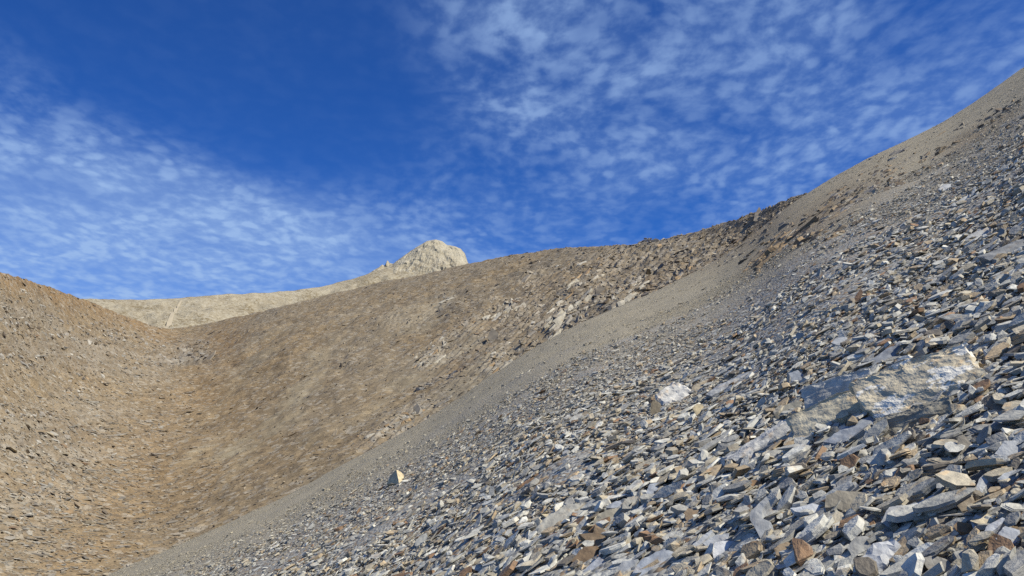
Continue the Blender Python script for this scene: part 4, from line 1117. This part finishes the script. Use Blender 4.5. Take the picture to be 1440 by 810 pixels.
outcrop('dark thin beds across the upper left slope', [(-10, 452), (30, 456), (80, 458), (120, 464)], 30, 1.0, [DB, GB, GR], -10, 6, flat=True, long=2.2)
outcrop('brown grey beds in the lower middle of the left slope', [(90, 545), (140, 540), (200, 532)], 34, 1.0, [DB, GB, GR, OR], 3, 9, flat=True, long=2.0)
outcrop('scattered flat grey slabs on the lower left slope', [(20, 650), (80, 640), (150, 640)], 34, .8, [GR, GB, PG, DB], 6, 14, flat=True, long=1.6)

# ------------------------------------------------------------------ the limestone peak beyond
def peak(name, outline, dep, floor_py, bulge, mat, seed):
    """a rock head: a ridge line in the sky, flanks spreading to front and back, cut by gullies"""
    pts = np.array(outline, float)
    n = 110
    xs = np.linspace(pts[0, 0], pts[-1, 0], n)
    tops = np.interp(xs, pts[:, 0], pts[:, 1])
    u, wt = ray(xs, tops)
    _, wb = ray(xs, np.full(n, floor_py))
    m = 50
    t = np.linspace(-1, 1, m)[:, None]
    hgt = (1 - np.abs(t) ** 1.5)
    Wk = wb + (wt - wb) * hgt
    y = dep + t * bulge
    V = np.stack([u * dep + 0 * y, y + 0 * u, Wk * dep], -1)
    nz1 = fbm(V * np.array([1, 1, .35]), 13.0, 5, seed).reshape(m, n)
    nz2 = fbm(V, 3.0, 4, seed + 9).reshape(m, n)
    damp = 0.25 + 0.75 * np.clip(np.abs(t) * 4, 0, 1)
    V[..., 1] += (np.abs(nz1) * -4.5 + nz2 * 0.6) * damp
    V[..., 2] += nz2 * 0.25 * damp
    return grid_mesh(name, V, m, n, mat, smooth=False)
peak('rocky_peak', [(528, 384), (536, 378), (541, 374), (546, 376), (556, 372), (562, 366), (575, 356), (590, 346), (601, 339), (613, 337), (622, 339.5), (629, 345), (640, 347), (648, 350), (654, 357), (657.5, 368), (664, 384), (668, 400)], 648, 404, 44, M_PEAK, 3.0)
pn = peak('rock_pinnacle', [(531, 385), (534, 377), (538, 372), (541, 374), (545, 366), (548, 370), (553, 371), (557, 380), (560, 388)], 640, 394, 12, M_PEAK, 8.0)

# a worn track up the pale ridge
tr = []
for (px, py, wd) in [(231, 466, 7), (236, 460, 5), (238, 455, 7), (242, 450, 5), (242, 446, 6), (246, 441, 4), (247, 437, 5), (250, 433, 3), (251, 429, 3), (255, 425, 2)]:
    u, w_ = ray(px, py)
    wtp = np.interp(u, u_c, wtop); yd = np.interp(u, u_c, ydep)
    ss = max(0.0, min(1.0, (w_ - (wtp - 0.075)) / 0.075)) ** (1 / 0.9)
    yy = yd * (0.72 + 0.28 * ss)
    for sg in (-1, 1):
        x_ = u * yy + sg * wd * yy / F / 2
        # lie on the ridge sheet
        tr.append((x_, yy, w_ * yy))
dg_ = bpy.context.evaluated_depsgraph_get()
rv = np.array([v.co for v in ridge.data.vertices])
pts = []
for (x_, y_, z_) in tr:
    i = np.argmin((rv[:, 0] - x_) ** 2 + (rv[:, 1] - y_) ** 2)
    pts.append((x_, y_, float(rv[i, 2]) + 0.7))
me = bpy.data.meshes.new('track')
me.from_pydata(pts, [], [(i, i + 1, i + 3, i + 2) for i in range(0, len(pts) - 2, 2)])
m, N = new_mat('track_dust')
pp = N.n('ShaderNodeNewGeometry').outputs['Position']
finish(N, N.mix(N.noise(pp, .4, 5, .6), (0.29, 0.25, 0.18), (0.35, 0.305, 0.23)), .95, .1, N.noise(pp, .8, 4, .6), .4, .6)
me.materials.append(m)
o = bpy.data.objects.new('footpath', me); COL.objects.link(o); o['kind'] = 'structure'
